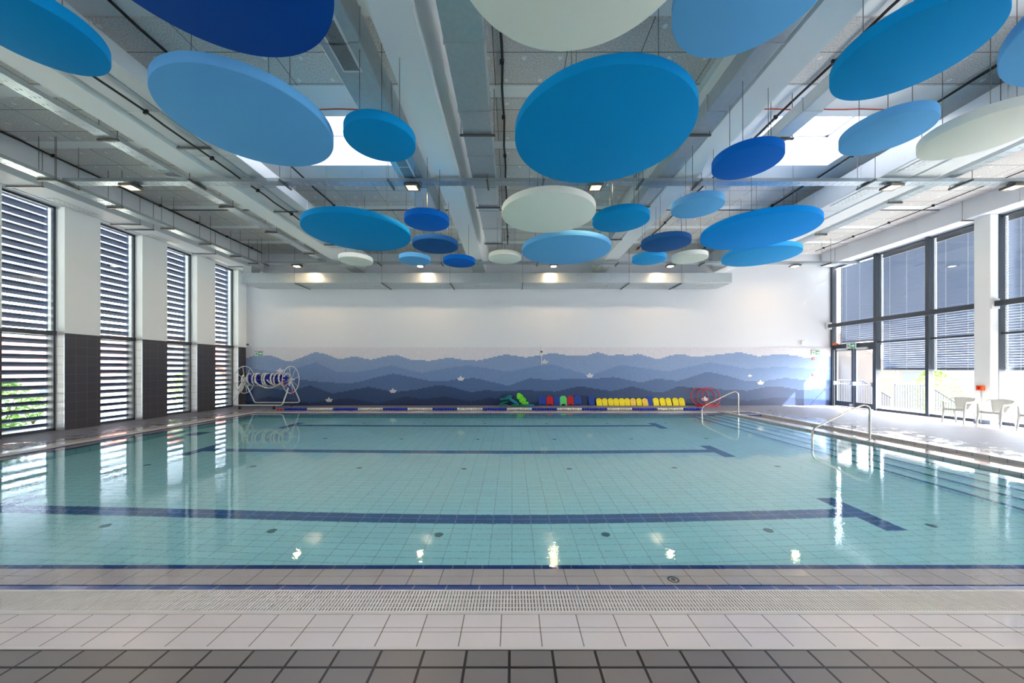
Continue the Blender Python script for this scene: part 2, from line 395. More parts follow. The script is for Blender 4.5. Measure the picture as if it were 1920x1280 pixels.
# gratings: real slots
def bars(side):
    mb = MB(); a, b = .372, .61; p = .0224; wd = .0125
    if side == 'near':
        x = PL-b; y0, y1 = PN-b, PN-a
        while x < 9.08: mb.box(x, x+wd, y0, y1, -.03, 0); x += p
        for k in range(6):
            y = y0+(y1-y0-.012)*k/5; mb.box(PL-b, 9.09, y, y+.012, -.032, -.004 if 0 < k < 5 else .001)
    elif side == 'far':
        x = PL-b; y0, y1 = PF+a, PF+b
        while x < 7.9: mb.box(x, x+wd, y0, y1, -.03, 0); x += p
        for k in (0, 2, 5):
            y = y0+(y1-y0-.012)*k/5; mb.box(PL-b, 7.9, y, y+.012, -.032, -.004 if 0 < k < 5 else .001)
    else:
        y = PN-a; x0, x1 = PL-b, PL-a
        while y < PF+a: mb.box(x0, x1, y, y+wd, -.03, 0); y += p
        for k in range(6):
            x = x0+(x1-x0-.012)*k/5; mb.box(x, x+.012, PN-a, PF+a, -.032, -.004 if 0 < k < 5 else .001)
    return mb
gl = {'near': 'white slotted overflow grate along the near pool edge', 'left': 'white slotted overflow grate along the left pool edge below the windows',
      'far': 'white slotted overflow grate along the far pool edge'}
for sd_ in gl:
    tag(bars(sd_).build('overflow_grate', M['grate']), gl[sd_], 'grate', 'overflow grates around the pool')
for sd_ in ('near', 'left', 'far'):
    side_strip(sd_, .372, .61, -.12, -.12, .03).build('gutter_bed', M['dark'], fl)

# floor inlets
k = 0
for y, xs in ((4.35, (-5.0, -2.95, -.9, 1.15, 3.15, 5.15)), (6.8, (-7.0, -4.97, -2.93, -.92, 1.10, 3.12, 5.1)), (9.3, (-7, -4.9, -2.9, -.9, 1.12, 3.13, 5.1)), (11.75, (-6.9, -4.9, -2.9, -.9, 1.15, 3.15, 5.1))):
    for x in xs:
        o = MB().lathe([(0, .012), (.03, .012), (.034, .008), (.046, .008), (.055, 0), (.055, -.01)], (x, y, DEEP), 20).build('floor_inlet', M['inlet'] if 'inlet' in M else M['rod'], pb)
# drain on the near shelf
dr = thing('shelf_drain', (1.28, 2.81, -.03), 'small round steel drain set in the white shelf tiles at the near pool edge', 'drain')
MB().box(1.22, 1.34, 2.75, 2.87, -.06, -.024).build('plate', M['tray'], dr)
MB().lathe([(0, .006), (.018, .006), (.02, .002), (.03, .002), (.032, .007), (.045, .007), (.047, 0)], (1.28, 2.81, -.026), 20).build('cover', M['rod'], dr)

# ------------------------------------------------------------------ back wall and mural
struct('wall_back', MB().box(-12.45, 14.7, YB, YB+.25, 0, ZC+.2), M['white'])
struct('wall_near', MB().box(-12.45, 14.7, YN-.25, YN, 0, ZC+.2), M['white'])

def px(x): return (x-960)/41.5
def pz(y): return EYE-(y-691)/41.5
HILLS = [
 [(458,674),(477,667),(507,667),(542,679.5),(567,670),(592,660.5),(615,666),(635,674.5),(665,669),(695,675.5),(720,669),(742,666),(770,675.5),(805,677),(842,671),(870,675.5),(895,677),(947,665),(985,671),(1035,662.5),(1065,667.5),(1097,668),(1120,661),(1142,667.5),(1162,665),(1177,668),(1195,664),(1232,674.5),(1255,667.5),(1275,664),(1300,670.5),(1360,664),(1385,661),(1420,669),(1457,664.5),(1490,667.5),(1512,672.5),(1540,667.5),(1562,671)],
 [(458,690),(520,698),(560,690),(592,680),(632,699),(680,697),(732,686),(790,700),(840,690),(880,686),(952,697.5),(1030,682.5),(1105,705),(1162,685),(1250,697),(1330,680),(1400,692),(1460,688),(1562,695)],
 [(458,700),(500,704),(550,711),(595,716),(645,719.5),(670,717.5),(707,707.5),(737,701),(770,707.5),(810,716),(832,716),(862,710.5),(890,709.5),(952,724),(992,709.5),(1035,714),(1060,710),(1097,712),(1150,707.5),(1200,718),(1230,710.5),(1270,715),(1325,697.5),(1360,705),(1400,716),(1440,714),(1470,709),(1512,714),(1562,712)],
 [(458,735),(488,722),(524,731),(557,730),(581,723),(602,731),(623,738.5),(690,726),(740,736),(780,731),(820,722.5),(845,726),(882,736),(907,732),(942,734),(985,732),(1040,735),(1085,724.5),(1145,734),(1184,725),(1225,736),(1245,735),(1272,724.5),(1305,730),(1342,730),(1400,733),(1440,725),(1460,725),(1499,732),(1562,728)],
 [(458,756),(503,744),(580,756),(652,747),(707,757),(760,744),(795,749),(832,744),(882,754),(917,746),(985,757),(1087,741),(1140,752),(1184,745),(1270,752),(1330,742),(1400,752),(1460,745),(1562,752)]]
HCOL = [(128,150,186), (112,138,179), (82,108,150), (56,76,114), (44,58,90)]
def mural_mat():
    m = bpy.data.materials.new('mountain_mosaic'); m.use_nodes = True; nt = m.node_tree; N = nt.nodes; L = nt.links; p = N['Principled BSDF']
    p.inputs['Roughness'].default_value = .35; p.inputs['Specular IOR Level'].default_value = .35
    tc = N.new('ShaderNodeTexCoord'); sp = N.new('ShaderNodeSeparateXYZ'); L.new(tc.outputs['Object'], sp.inputs[0])
    X0, X1, ZT = -12.1, 14.5, 2.62
    def snap(sock):
        s = N.new('ShaderNodeMath'); s.operation = 'SNAP'; s.inputs[1].default_value = .05; L.new(sock, s.inputs[0]); return s.outputs[0]
    xs = snap(sp.outputs[0]); zs = snap(sp.outputs[2])
    mr = N.new('ShaderNodeMapRange'); mr.inputs[1].default_value = X0; mr.inputs[2].default_value = X1; L.new(xs, mr.inputs[0])
    col = None
    rgbn = N.new('ShaderNodeRGB'); rgbn.outputs[0].default_value = rgb(203, 201, 208, 1.15); col = rgbn.outputs[0]
    for pts, c in zip(HILLS, HCOL):
        fc = N.new('ShaderNodeFloatCurve'); cu = fc.mapping.curves[0]
        P = [((px(a)-X0)/(X1-X0), pz(b)/ZT) for a, b in pts]
        P[0] = (0.0, P[0][1]); P[-1] = (1.0, P[-1][1])
        cu.points[0].location = P[0]; cu.points[1].location = P[-1]
        for q in P[1:-1]: cu.points.new(*q)
        for q in cu.points: q.handle_type = 'VECTOR'
        fc.mapping.update()
        L.new(mr.outputs[0], fc.inputs['Value'])
        mu = N.new('ShaderNodeMath'); mu.operation = 'MULTIPLY'; mu.inputs[1].default_value = ZT; L.new(fc.outputs[0], mu.inputs[0])
        lt = N.new('ShaderNodeMath'); lt.operation = 'LESS_THAN'; L.new(zs, lt.inputs[0]); L.new(mu.outputs[0], lt.inputs[1])
        mx = N.new('ShaderNodeMix'); mx.data_type = 'RGBA'; L.new(lt.outputs[0], mx.inputs[0]); L.new(col, mx.inputs[6]); mx.inputs[7].default_value = rgb(*c, 1.15)
        col = mx.outputs[2]
    cb = N.new('ShaderNodeCombineXYZ'); L.new(sp.outputs[0], cb.inputs[0]); L.new(sp.outputs[2], cb.inputs[1])
    br = N.new('ShaderNodeTexBrick'); br.offset = 0; br.inputs['Scale'].default_value = 1; br.inputs['Brick Width'].default_value = .05; br.inputs['Row Height'].default_value = .05
    br.inputs['Mortar Size'].default_value = .0035; br.inputs['Color1'].default_value = (.93, .93, .93, 1); br.inputs['Color2'].default_value = (1.05, 1.05, 1.05, 1); br.inputs['Mortar'].default_value = (1.15, 1.15, 1.15, 1)
    L.new(cb.outputs[0], br.inputs['Vector'])
    mm = N.new('ShaderNodeMix'); mm.data_type = 'RGBA'; mm.blend_type = 'MULTIPLY'; mm.inputs[0].default_value = 1
    L.new(col, mm.inputs[6]); L.new(br.outputs['Color'], mm.inputs[7]); L.new(mm.outputs[2], p.inputs['Base Color'])
    return m
mural = thing('mosaic_mural', (1.2, YB-.01, 0), 'blue mosaic mural of layered mountains with paper boats along the far wall', 'mural')
mm_ = MB().box(-12.0, 14.42, YB-.03, YB-.006, 0, 2.62).build('tile_field', mural_mat(), mural, loc=(0, 0, 0))
for (bx, by) in ((526,694.5),(617.5,749.5),(737,732.5),(864,709.5),(1021,678),(1105.5,703.7),(1321,747.5),(1425,717),(1405,704)):
    s_ = .6 if bx == 1405 else 1
    q = [(-.17,.03),(-.09,-.09),(.1,-.09),(.18,.05),(.075,.035),(0,.13),(-.075,.03)]
    MB().prism([(px(bx)+a*s_, pz(by)+b*s_) for a, b in q], 'y', YB-.035, YB-.029).build('paper_boat', M['boat'], mural)

# ------------------------------------------------------------------ left wall: pillars, windows, louvres
wlft = root_struct('wall_left')
p_y = [(-.5+2*k, .33+2*k) for k in range(-1, 8)] + [(15.53, 16.0)]
for y0, y1 in p_y:
    y0 = max(y0, YN)
    MB().box(-12.45, XL, y0, y1, 2.61, ZC+.1).build('pillar', M['concrete_white'], wlft)
    MB().box(-12.45, XL, y0, y1, 0, 2.61).build('tiled_pillar_foot', M['pillar_tile'], wlft)
    MB().box(-12.245, XL-.002, y0-.006, y0+.01, 0.002, 2.608).build('tiled_reveal', M['reveal'] if 'reveal' in M else M['pillar_tile_x'], wlft)
    MB().box(XL-.012, XL+.003, y0-.009, y0+.004, 0.002, 2.612).build('corner_bead', M['tray'], wlft)
MB().box(-12.45, -12.02, YN, YB, 5.99, ZC+.1).build('lintel', M['white'], wlft)
wins = [(p_y[i][1], p_y[i+1][0]) for i in range(len(p_y)-1)]
names = {7.5: None}
lv_lab = {8.33: 'dark louvre screen outside the left window nearest the camera', 10.33: 'dark louvre screen outside the second left window from the camera',
          12.33: 'dark louvre screen outside the third left window from the camera', 14.33: 'dark louvre screen outside the left window nearest the mural'}
def louvre(y0, y1, label, group, x=-12.62):
    t = thing('louvre_screen', (x, (y0+y1)/2, 0), label, 'louvre', group)
    mb = MB(); z = .13
    while z < 6.1:
        mb.obox((x, (y0+y1)/2, z), (.21, y1-y0+.36, .068), Matrix.Rotation(math.radians(-15), 3, 'Y')); z += .205
    b = mb.build('blades', M['louvre'], t)
    mb = MB()
    for yy in (y1+.13, y0-.16):
        mb.box(x-.05, x+.05, yy, yy+.03, 0, 6.1)
    for k in range(30): mb.box(x+.05, x+.09, y1+.13, y1+.16, .1+k*.205, .16+k*.205)
    mb.build('side_rail', M['frame'], t)
    return t
wi = 1
for y0, y1 in wins:
    y1 = max(y1, y0+.05)
    wd = root_struct('window_%d' % wi, (-12.27, (y0+y1)/2, 0)); wi += 1
    mb = MB(); fx0, fx1 = -12.30, -12.24
    mb.box(fx0, fx1, y0, y0+.05, 0, 5.99); mb.box(fx0, fx1, y1-.05, y1, 0, 5.99)
    mb.box(fx0, fx1, y0, y1, 0, .07); mb.box(fx0, fx1, y0, y1, 5.93, 5.99)
    mb.build('window_frame', M['frame'], wd)
    MB().box(fx0-.02, fx1+.03, y0, y1, 2.54, 2.66).build('transom', M['frame'], wd)
    MB().box(-12.275, -12.267, y0+.05, y1-.05, .07, 2.54).build('pane', M['glass'], wd)
    MB().box(-12.275, -12.267, y0+.05, y1-.05, 2.66, 5.93).build('pane', M['glass'], wd)
    lab = lv_lab.get(round(y0, 2))
    if lab: louvre(y0, y1, lab, 'louvre screens outside the left windows')
    else: louvre(y0, y1, 'dark louvre screen outside the left windows, %s beyond the left edge of the photo' % {6.33: 'first', 4.33: 'second', 2.33: 'third', .33: 'fourth', -1.67: 'fifth'}.get(round(y0, 2), 'last'), 'louvre screens left of the view')

# ------------------------------------------------------------------ right wall: glazing
mull = [15.9, 14.05, 12.28, 10.51, 8.74, 6.97, 5.2, 3.43, 1.66, -.11, -1.88]
struct('wall_right', MB().box(14.45, 14.75, YN, YB, 6.2, ZC+.1), M['white'])
nwin = 0
for i in range(len(mull)-1):
    ya, yb = mull[i], mull[i+1]
    nwin += 1
    wd = root_struct('window_%d' % (wi+i), (XR, (ya+yb)/2, 0))
    mb = MB(); mb.box(14.38, 14.58, yb-.05, yb+.05, 0, 6.22)
    if i == 0: mb.box(14.38, 14.58, ya, YB, 0, 6.22)
    mb.build('mullion', M['frame'], wd)
    mb = MB(); mb.box(14.46, 14.54, yb+.05, ya-.05, 6.14, 6.22); mb.box(14.45, 14.54, yb+.05, ya-.05, 2.67, 2.73)
    if i > 0: mb.box(14.45, 14.55, yb+.05, ya-.05, 0, .09)
    mb.build('window_frame', M['frame'], wd)
    MB().box(14.495, 14.505, yb+.05, ya-.05, 2.73, 6.14).build('pane', M['glass'], wd)
    if i > 0: MB().box(14.495, 14.505, yb+.05, ya-.05, .09, 2.67).build('pane', M['glass'], wd)
# double door in the first bay
d = root_struct('door_1', (14.5, 15.0, 0))
MB().box(14.44, 14.55, 14.1, 15.9, 2.52, 2.67).build('door_header', M['frame'], d)
for ya, yb in ((14.11, 14.97), (15.0, 15.86)):
    lf = MB(); lf.box(14.46, 14.53, ya, ya+.09, .02, 2.52); lf.box(14.46, 14.53, yb-.09, yb, .02, 2.52); lf.box(14.46, 14.53, ya+.09, yb-.09, .02, .24); lf.box(14.46, 14.53, ya+.09, yb-.09, 2.43, 2.52)
    L_ = lf.build('door_leaf', M['frame'], d)
    MB().box(14.49, 14.5, ya+.09, yb-.09, .24, 2.43).build('pane', M['glass'], L_)
    mb = MB(); mb.tube([(14.37, ya+.06, 1.0), (14.37, yb-.06, 1.0)], .014); mb.box(14.35, 14.46, ya+.03, ya+.08, .95, 1.1); mb.box(14.35, 14.46, yb-.08, yb-.03, .95, 1.1)
    mb.build('panic_bar', M['galv_white'], L_)
    MB().box(14.38, 14.46, ya+.25, yb-.15, 2.46, 2.54).build('door_closer', M['galv_white'], L_)
MB().box(14.38, 14.46, 15.02, 15.1, .02, .16).build('door_stop', M['galv_white'], d)
# columns
col = 1
wr2 = root_struct('trim_1', (14.3, 10.6, 0))
for yc in (10.65, 5.15, -.2):
    MB().box(14.14, 14.6, yc-.18, yc+.19, 0, 6.23).build('column', M['concrete_white'], wr2, bevel=.01)
    MB().box(14.13, 14.6, yc-.187, yc+.197, 0, .12).build('column_plinth', M['blind'], wr2)
# horizontal rail
segs = [(10.85, 15.93, 'long dark steel rail across the windows between far wall and white column'), (5.35, 10.45, 'dark steel rail across the window on the camera side of the white column')]
for ya, yb, lab in segs:
    t = thing('wind_rail', (14.25, (ya+yb)/2, 3.57), lab, 'rail', 'steel rails across the right windows')
    MB().box(14.19, 14.31, ya, yb, 3.49, 3.65).build('bar', M['frame'], t)
    MB().box(14.3, 14.36, ya+.01, ya+.03, 3.42, 3.72).build('bracket_plate', M['grille'], t)
    mb = MB(); mb.box(14.12, 14.36, yb-.03, yb-.005, 3.42, 3.72)
    mb.build('bracket_plate', M['grille'], t)
# blinds
bl_lab = ['short grey venetian blind drawn down above the double door', 'grey venetian blind in the bay next to the double door', 'grey venetian blind in the bay left of the white column', 'grey venetian blind just right of the white column']
for i in range(len(mull)-1):
    ya, yb = mull[i], mull[i+1]; zb = 2.8 if i == 0 else 1.62
    if i == 0: ya = 15.84
    t = thing('venetian_blind', (14.72, (ya+yb)/2, zb), bl_lab[i] if i < 4 else 'grey venetian blind on the right glazing, %s beyond the right edge of the photo' % ('first', 'second', 'third', 'fourth', 'fifth', 'sixth')[i-4], 'blind',
              'venetian blinds on the right windows' if i < 4 else 'venetian blinds beside the camera')
    mb = MB(); z = zb+.05
    while z < 6.15:
        tilt = -math.radians(65)
        cx = 14.72; hw = .041; n = len(mb.v)
        pts = []
        for q, sag in ((-1, 0), (-.35, .007), (.35, .007), (1, 0)):
            pts.append((cx+q*hw*math.cos(tilt)-sag*math.sin(tilt), z+q*hw*math.sin(tilt)+sag*math.cos(tilt)))
        y0, y1 = yb+.02, ya-(.04 if i == 0 else .0)
        for (xx, zz) in pts: mb.v += [(xx, y0, zz), (xx, y1, zz)]
        for a in range(3): mb.f.append((n+2*a, n+2*a+1, n+2*a+3, n+2*a+2))
        z += .0795
    o = mb.build('slats', M['blind'], t)
    sm = o.modifiers.new('th', 'SOLIDIFY'); sm.thickness = .0012
    MB().box(14.68, 14.76, yb+.07, ya-.04, zb-.015, zb+.012).build('bottom_rail', M['blind'], t)
    if i > 0: MB().box(14.66, 14.78, yb+.05, ya-.05, 6.02, 6.21).build('head_box', M['frame'], t)
    for yy in (yb+.3, (ya+yb)/2, ya-.3):
        MB().box(14.672, 14.677, yy-.0035, yy+.0035, zb, 6.15).build('ladder_tape', M['grille'], t)
    mb = MB(); mb.box(14.68, 14.76, yb+.03, yb+.06, .05 if i else 2.6, 6.2); mb.box(14.68, 14.76, ya-.035, ya-.02, .05 if i else 2.6, 6.2); mb.build('guide_rail', M['frame'], t) if i == 0 else MB().box(14.68, 14.76, yb+.03, yb+.055, zb-.05, 6.2).build('guide_rail', M['frame'], t)

# ------------------------------------------------------------------ ceiling
ce = root_struct('ceiling')
HY0, HY1 = 7.27, 9.02
holes = [(-5.5, -2.9, HY0, HY1), (5.5, 8.03, HY0, HY1), (-5.5, -2.9, -1.6, .9), (5.5, 8.03, -1.6, .9), (-.1, 2.5, -1.6, .9)]  # last three are unseen skylights added to brighten the foreground
mb = MB()
mb.box(-12.5, 14.75, YN, -1.6, ZC, ZC+.25); mb.box(-12.5, 14.75, .9, HY0, ZC, ZC+.25); mb.box(-12.5, 14.75, HY1, YB+.2, ZC, ZC+.25)
for a, b in ((-12.5, -5.5), (-2.9, 5.5), (8.03, 14.75)): mb.box(a, b, HY0, HY1, ZC, ZC+.25)
for a, b in ((-12.5, -5.5), (-2.9, -.1), (2.5, 5.5), (8.03, 14.75)): mb.box(a, b, -1.6, .9, ZC, ZC+.25)
mb.build('ceiling_slab', M['concrete_white'], ce)
rows = [(.45, 1.68), (2.02, 3.25), (3.6, 4.87), (5.2, 6.44), (6.76, 8.02), (8.33, 9.6), (9.94, 11.2), (11.52, 12.76), (13.08, 14.3), (14.62, 15.85)]
rows = rows[1:]
bays = [(-11.18, -7.35, 0), (-6.5, -1.95, 1), (-1.0, 3.4, 0), (4.5, 9.0, 1), (9.8, 13.9, 0)]
for a, b in rows:
    for x0, x1, sk in bays:
        if sk and a > 6.5 and b < 9.9: continue
        MB().box(x0, x1, a, b, ZC-.03, ZC+.01).build('ceiling_panel', M['panel'], ce)
mb = MB()
for a, b in rows:
    for x0, x1, sk in bays:
        if sk and a > 6.5 and b < 9.9: continue
        if b < 1: continue
        nx = int((x1-x0)/.6)
        for i in range(nx+1):
            xx = x0+.3+i*.6
            if xx > x1-.1: continue
            for yy in (a+.12, (a+b)/2+.05, b-.12):
                mb.lathe([(0, -.001), (.035, -.001), (.037, .002)], (xx+(.3 if yy == (a+b)/2+.05 else 0), yy, ZC-.033), 10)
mb.build('panel_fixings', M['fixing'], ce)['kind'] = 'stuff'
# beams with flared flanks
bi = 2
for xc in (-6.93, -1.47, 3.95, 9.38):
    poly = [(xc-.27, 5.995), (xc+.27, 5.995), (xc+.29, 6.05), (xc+.42, ZC), (xc-.42, ZC), (xc-.29, 6.05)]
    o = struct('trim_%d' % bi, MB().prism(poly, 'y', YN, YB), M['concrete_white']); bi += 1
# skylight shafts
for n, (a, b, HY0, HY1) in enumerate(holes):
    s_ = root_struct('window_%d' % (wi+len(mull)-1+n), ((a+b)/2, (HY0+HY1)/2, ZC))
    mb = MB(); H = ZC+.85; a += .004; b -= .004; HY0 += .004; HY1 -= .004
    mb.box(a-.1, a, HY0-.1, HY1+.1, ZC+.02, H); mb.box(b, b+.1, HY0-.1, HY1+.1, ZC+.02, H)
    mb.box(a, b, HY0-.1, HY0, ZC+.02, H); mb.box(a, b, HY1, HY1+.1, ZC+.02, H)
    mb.build('shaft', M['white'], s_)
    mb = MB(); mb.box(a, a+.06, HY0, HY1, H-.12, H); mb.box(b-.06, b, HY0, HY1, H-.12, H); mb.box(a, b, HY0, HY0+.06, H-.12, H); mb.box(a, b, HY1-.06, HY1, H-.12, H)
    mb.build('curb', M['grille'], s_)
    mb = MB(); NN = 6; base = 0
    for i in range(NN+1):
        for j in range(NN+1):
            u, v = i/NN, j/NN; mb.v.append((a-.1+(b-a+.2)*u, HY0-.1+(HY1-HY0+.2)*v, H+.25*math.sin(PI*u)*math.sin(PI*v)))
    for i in range(NN):
        for j in range(NN): q = i*(NN+1)+j; mb.f.append((q, q+NN+1, q+NN+2, q+1))
    mb.build('dome_pane', M['opal'], s_, smooth=True)

# ------------------------------------------------------------------ ducts
ZD = 5.975
def duct(x0, x1, y0, y1, z0, z1, label, mt='galv', grilles=(), hang=(), seams=1.25, cat='duct', rodtop=ZC-.03, grp='ventilation ducts under the ceiling', ornt='y'):
    t = thing('ventilation_duct', ((x0+x1)/2, (y0+y1)/2, z0), label, cat, grp)
    MB().box(x0, x1, y0, y1, z0, z1).build('duct_body', M[mt], t, bevel=.012)
    mb = MB(); e = .012
    if ornt == 'y':
        y = y0+seams
        while y < y1-.1: MB().box(x0-e, x1+e, y-.012, y+.012, z0-e, z1+.004).build('seam_flange', M[mt], t); y += seams
    else:
        x = x0+seams
        while x < x1-.1: MB().box(x-.015, x+.015, y0-e, y1-.01, z0-e, z1+.004).build('seam_flange', M[mt], t); x += seams
    for (gx0, gx1, gy0, gy1) in grilles:
        g = MB().box(gx0, gx1, gy0, gy1, z0-.012, z0-.001).build('air_grille', M['grille'], t)
        mb = MB()
        if gy1-gy0 > gx1-gx0 and mt == 'galv':
            for hy0, hy1 in ((gy0+.03, (gy0+gy1)/2-.015), ((gy0+gy1)/2+.015, gy1-.03)):
                n = 12
                for k_ in range(n):
                    xx = gx0+.03+(gx1-gx0-.06)*k_/n; mb.box(xx, xx+(gx1-gx0-.06)/n*.55, hy0, hy1, z0-.0135, z0-.0115)
        else:
            nx = max(2, int((gx1-gx0)/.1)); ny = max(2, int((gy1-gy0)/.1))
            for a_ in range(nx):
                for b_ in range(ny):
                    mb.box(gx0+.02+a_*(gx1-gx0-.02)/nx, gx0+.02+(a_+.5)*(gx1-gx0-.02)/nx, gy0+.02+b_*(gy1-gy0-.02)/ny, gy0+.02+(b_+.5)*(gy1-gy0-.02)/ny, z0-.0135, z0-.0115)
        mb.build('slots', M['dark'] if mt == 'galv' else M['tray'], g)  # strips laid on the grille face; the dark ones paint in slot shade
    for h in hang:
        mb = MB()
        if ornt == 'y':
            mb.box(x0-.06, x1+.06, h-.02, h+.02, z0-.038, z0-.012)
            for xx in (x0-.04, x1+.04): mb.tube([(xx, h, z0-.038), (xx, h, rodtop)], .006, 6)
        else:
            mb.box(h-.02, h+.02, y0-.06, y1, z0-.045, z0-.012)
            mb.tube([(h, y0-.04, z0-.05), (h, y0-.04, rodtop)], .006, 6)
        mb.build('hanger', M['rod'], t)
    return t
YS = -2.8
duct(-2.56, -2.02, YS, 11.2, ZD, 6.45, 'galvanised duct with two grilles just left of the central beam', grilles=[(-2.45, -2.17, 3.58, 5.3-.15), (-2.45, -2.17, 7.1, 8.05)], hang=[2.2, 9.6], mt='galv')
duct(-.9, -.37, YS, 12.45, ZD, 6.3, 'pale galvanised duct just right of the central beam', mt='galv', hang=[6.52, 9.46, 12.2])
duct(-6.46, -5.93, YS, 12.7, ZD, 6.26, 'wide grey duct on the right flank of the left ceiling beam', mt='galv_white', hang=[6.9, 9.7, 12.3])
duct(-5.9, -5.6, YS, 12.4, ZD, 6.26, 'narrow grey duct beside the wide duct near the left ceiling beam', mt='galv_white', hang=[])
duct(3.28, 3.6, YS, 12.0, ZD, 6.25, 'narrow galvanised duct on the left flank of the right central beam', mt='galv', hang=[6.52, 9.4, 11.8])
duct(4.88, 5.2, YS, 10.5, ZD, 6.2, 'galvanised duct running beside the right skylight', mt='galv_white', hang=[6.62, 9.6])
duct(8.32, 9.0, YS, 15.0, ZD, 6.5, 'large pale duct with white grille right of the right skylight', mt='galv_white', grilles=[(8.45, 8.78, 6.55, 7.75), (8.45, 8.78, 8.5, 9.4)], hang=[6.0, 10.3, 13.4])
duct(-11.95, -11.18, YS, 15.95, 5.99, ZC-.01, 'large white supply duct boxed along the top of the left windows', mt='white', seams=60,
     grilles=[(-11.85, -11.62, 9.0, 9.95), (-11.85, -11.62, 11.4, 12.3), (-11.85, -11.62, 13.7, 14.6), (-11.85, -11.62, 6.6, 7.5)], hang=[8.4, 10.6, 11.0, 13.3, 15.0])
duct(13.9, 14.44, YS, 15.95, 6.232, ZC-.01, 'large pale duct along the top of the right windows', mt='white', seams=2.5, hang=[10.9, 15.2])
bd = duct(-11.36, 9.24, 14.86, 15.97, 5.255, 5.685, 'long galvanised duct with small grilles crossing the far wall above the mural', mt='galv', ornt='x', seams=3.1,
     grilles=[(a-.38, a+.38, 15.35, 15.52) for a in (-8.55, -6.05, -3.4, -1.2, .86, 3.85, 6.4, 8.45)], hang=[-9.1, -5.45, -2.6, .45, 4.9, 7.1])
MB().box(-11.3, -10.95, 14.88, 15.4, 5.685, 5.98).build('riser_box', M['galv_white'], bd)

# cable trays
def tray(ax, p0, p1, q, z, wdt, label, brk=()):
    cx = (p0+p1)/2
    t = thing('cable_tray', ((cx, q, z) if ax == 'x' else (q, cx, z)), label, 'cable tray', 'perforated steel cable trays')
    mb = MB(); h = .075; th = .003
    def B(a0, a1, b0, b1, z0, z1):
        mb.box(a0, a1, b0, b1, z0, z1) if ax == 'x' else mb.box(b0, b1, a0, a1, z0, z1)
    B(p0, p1, q-wdt/2, q-wdt/2+th, z, z+h); B(p0, p1, q+wdt/2-th, q+wdt/2, z, z+h)
    # perforated bottom: strips and rungs leave real slots
    for k_ in range(4): B(p0, p1, q-wdt/2+wdt*k_/4+.004, q-wdt/2+wdt*(k_+.7)/4, z, z+th)
    a = p0; 
    while a < p1: B(a, a+.12, q-wdt/2, q+wdt/2, z+.001, z+th+.001); a += .16
    mb.build('tray_channel', M['tray'], t)
    for b in brk:
        m2 = MB()
        if ax == 'x':
            m2.box(b-.02, b+.02, q-wdt/2-.12, q+wdt/2+.12, z-.045, z-.004)
            for yy in (q-wdt/2-.1, q+wdt/2+.1): m2.tube([(b, yy, z-.04), (b, yy, ZC-.03)], .006, 6)
        else:
            m2.box(q-wdt/2-.06, q+wdt/2+.06, b-.02, b+.02, z-.045, z-.004)
            for xx in (q-wdt/2-.04, q+wdt/2+.04): m2.tube([(xx, b, z-.04), (xx, b, ZC-.03)], .006, 6)
        m2.build('hanger', M['rod'], t)
    return t
tray('x', -10.1, 13.6, 8.05, 5.86, .2, 'perforated cable tray crossing the hall in front of the small discs', brk=(-10.3+.2, -7.15, -5.2+.05, -2.75, -.55, .7, 2.9, 4.2, 8.05, 10.2, 12.3))
tray('x', -10.1, 13.85, 14.2, 5.86, .2, 'far cable tray crossing the hall just before the far wall', brk=(-9.9, -5.3, -2.8, 1.0, 4.2, 7.6, 12.6))
tray('x', -10.1, 13.6, 1.9, 5.86, .2, 'cable tray crossing the hall above the camera, beyond the top edge of the photo', brk=(-9, -5, -1.1, 4.4, 7, 11))
tray('y', -2.8, 14.3, -10.31, 5.86, .28, 'perforated cable tray running beside the left window duct', brk=(3.6, 5.8, 7.85, 9.2, 10.6, 11.9, 13.2, 14.1))
tray('y', -2.8, 14.3, -7.62, 5.99, .27, 'cable tray running along the left side of the left ceiling beam', brk=(3.8, 6.68, 9.45, 11.2, 13.3))
tray('y', -2.8, 13.3, 9.95, 5.99, .25, 'cable tray on the right side of the rightmost ceiling beam', brk=(6.6, 9.2, 11.4))

# black cables clipped under the ceiling
def cable(x, y0, y1, z, label, r=.022):
    t = MB(); pts = []; n = 40
    for i in range(n+1):
        y = y0+(y1-y0)*i/n; pts.append((x+.012*math.sin(i*1.7), y, z+.006*math.sin(i*2.3)))
    t.tube(pts, r, 8)
    y = y0+.6
    while y < y1: t.box(x-.035, x+.035, y-.015, y+.015, z-.03, z+.04); y += 1.3
    tag(t.build('ceiling_cable', M['black'], smooth=True), label, 'cable', 'black cables under the ceiling')
cable(-11.02, -2.5, 15.6, 6.76, 'black cable under the ceiling nearest the left windows')
cable(-5.58, -2.5, 14.8, 6.76, 'black cable under the ceiling left of the left skylight')
cable(-6.1, -2.5, 12.0, 5.925, 'black cable under the wide duct by the left ceiling beam', .018)
cable(-.17, -2.5, 14.5, 6.76, 'black cable under the ceiling in the central bay')
cable(5.36, -2.5, 15.2, 6.76, 'black cable under the ceiling left of the right skylight')
cable(8.16, -2.5, 15.2, 6.76, 'black cable under the ceiling right of the right skylight')
cable(13.2, -2.5, 15.4, 6.76, 'thin black cable under the ceiling nearest the right windows', .014)
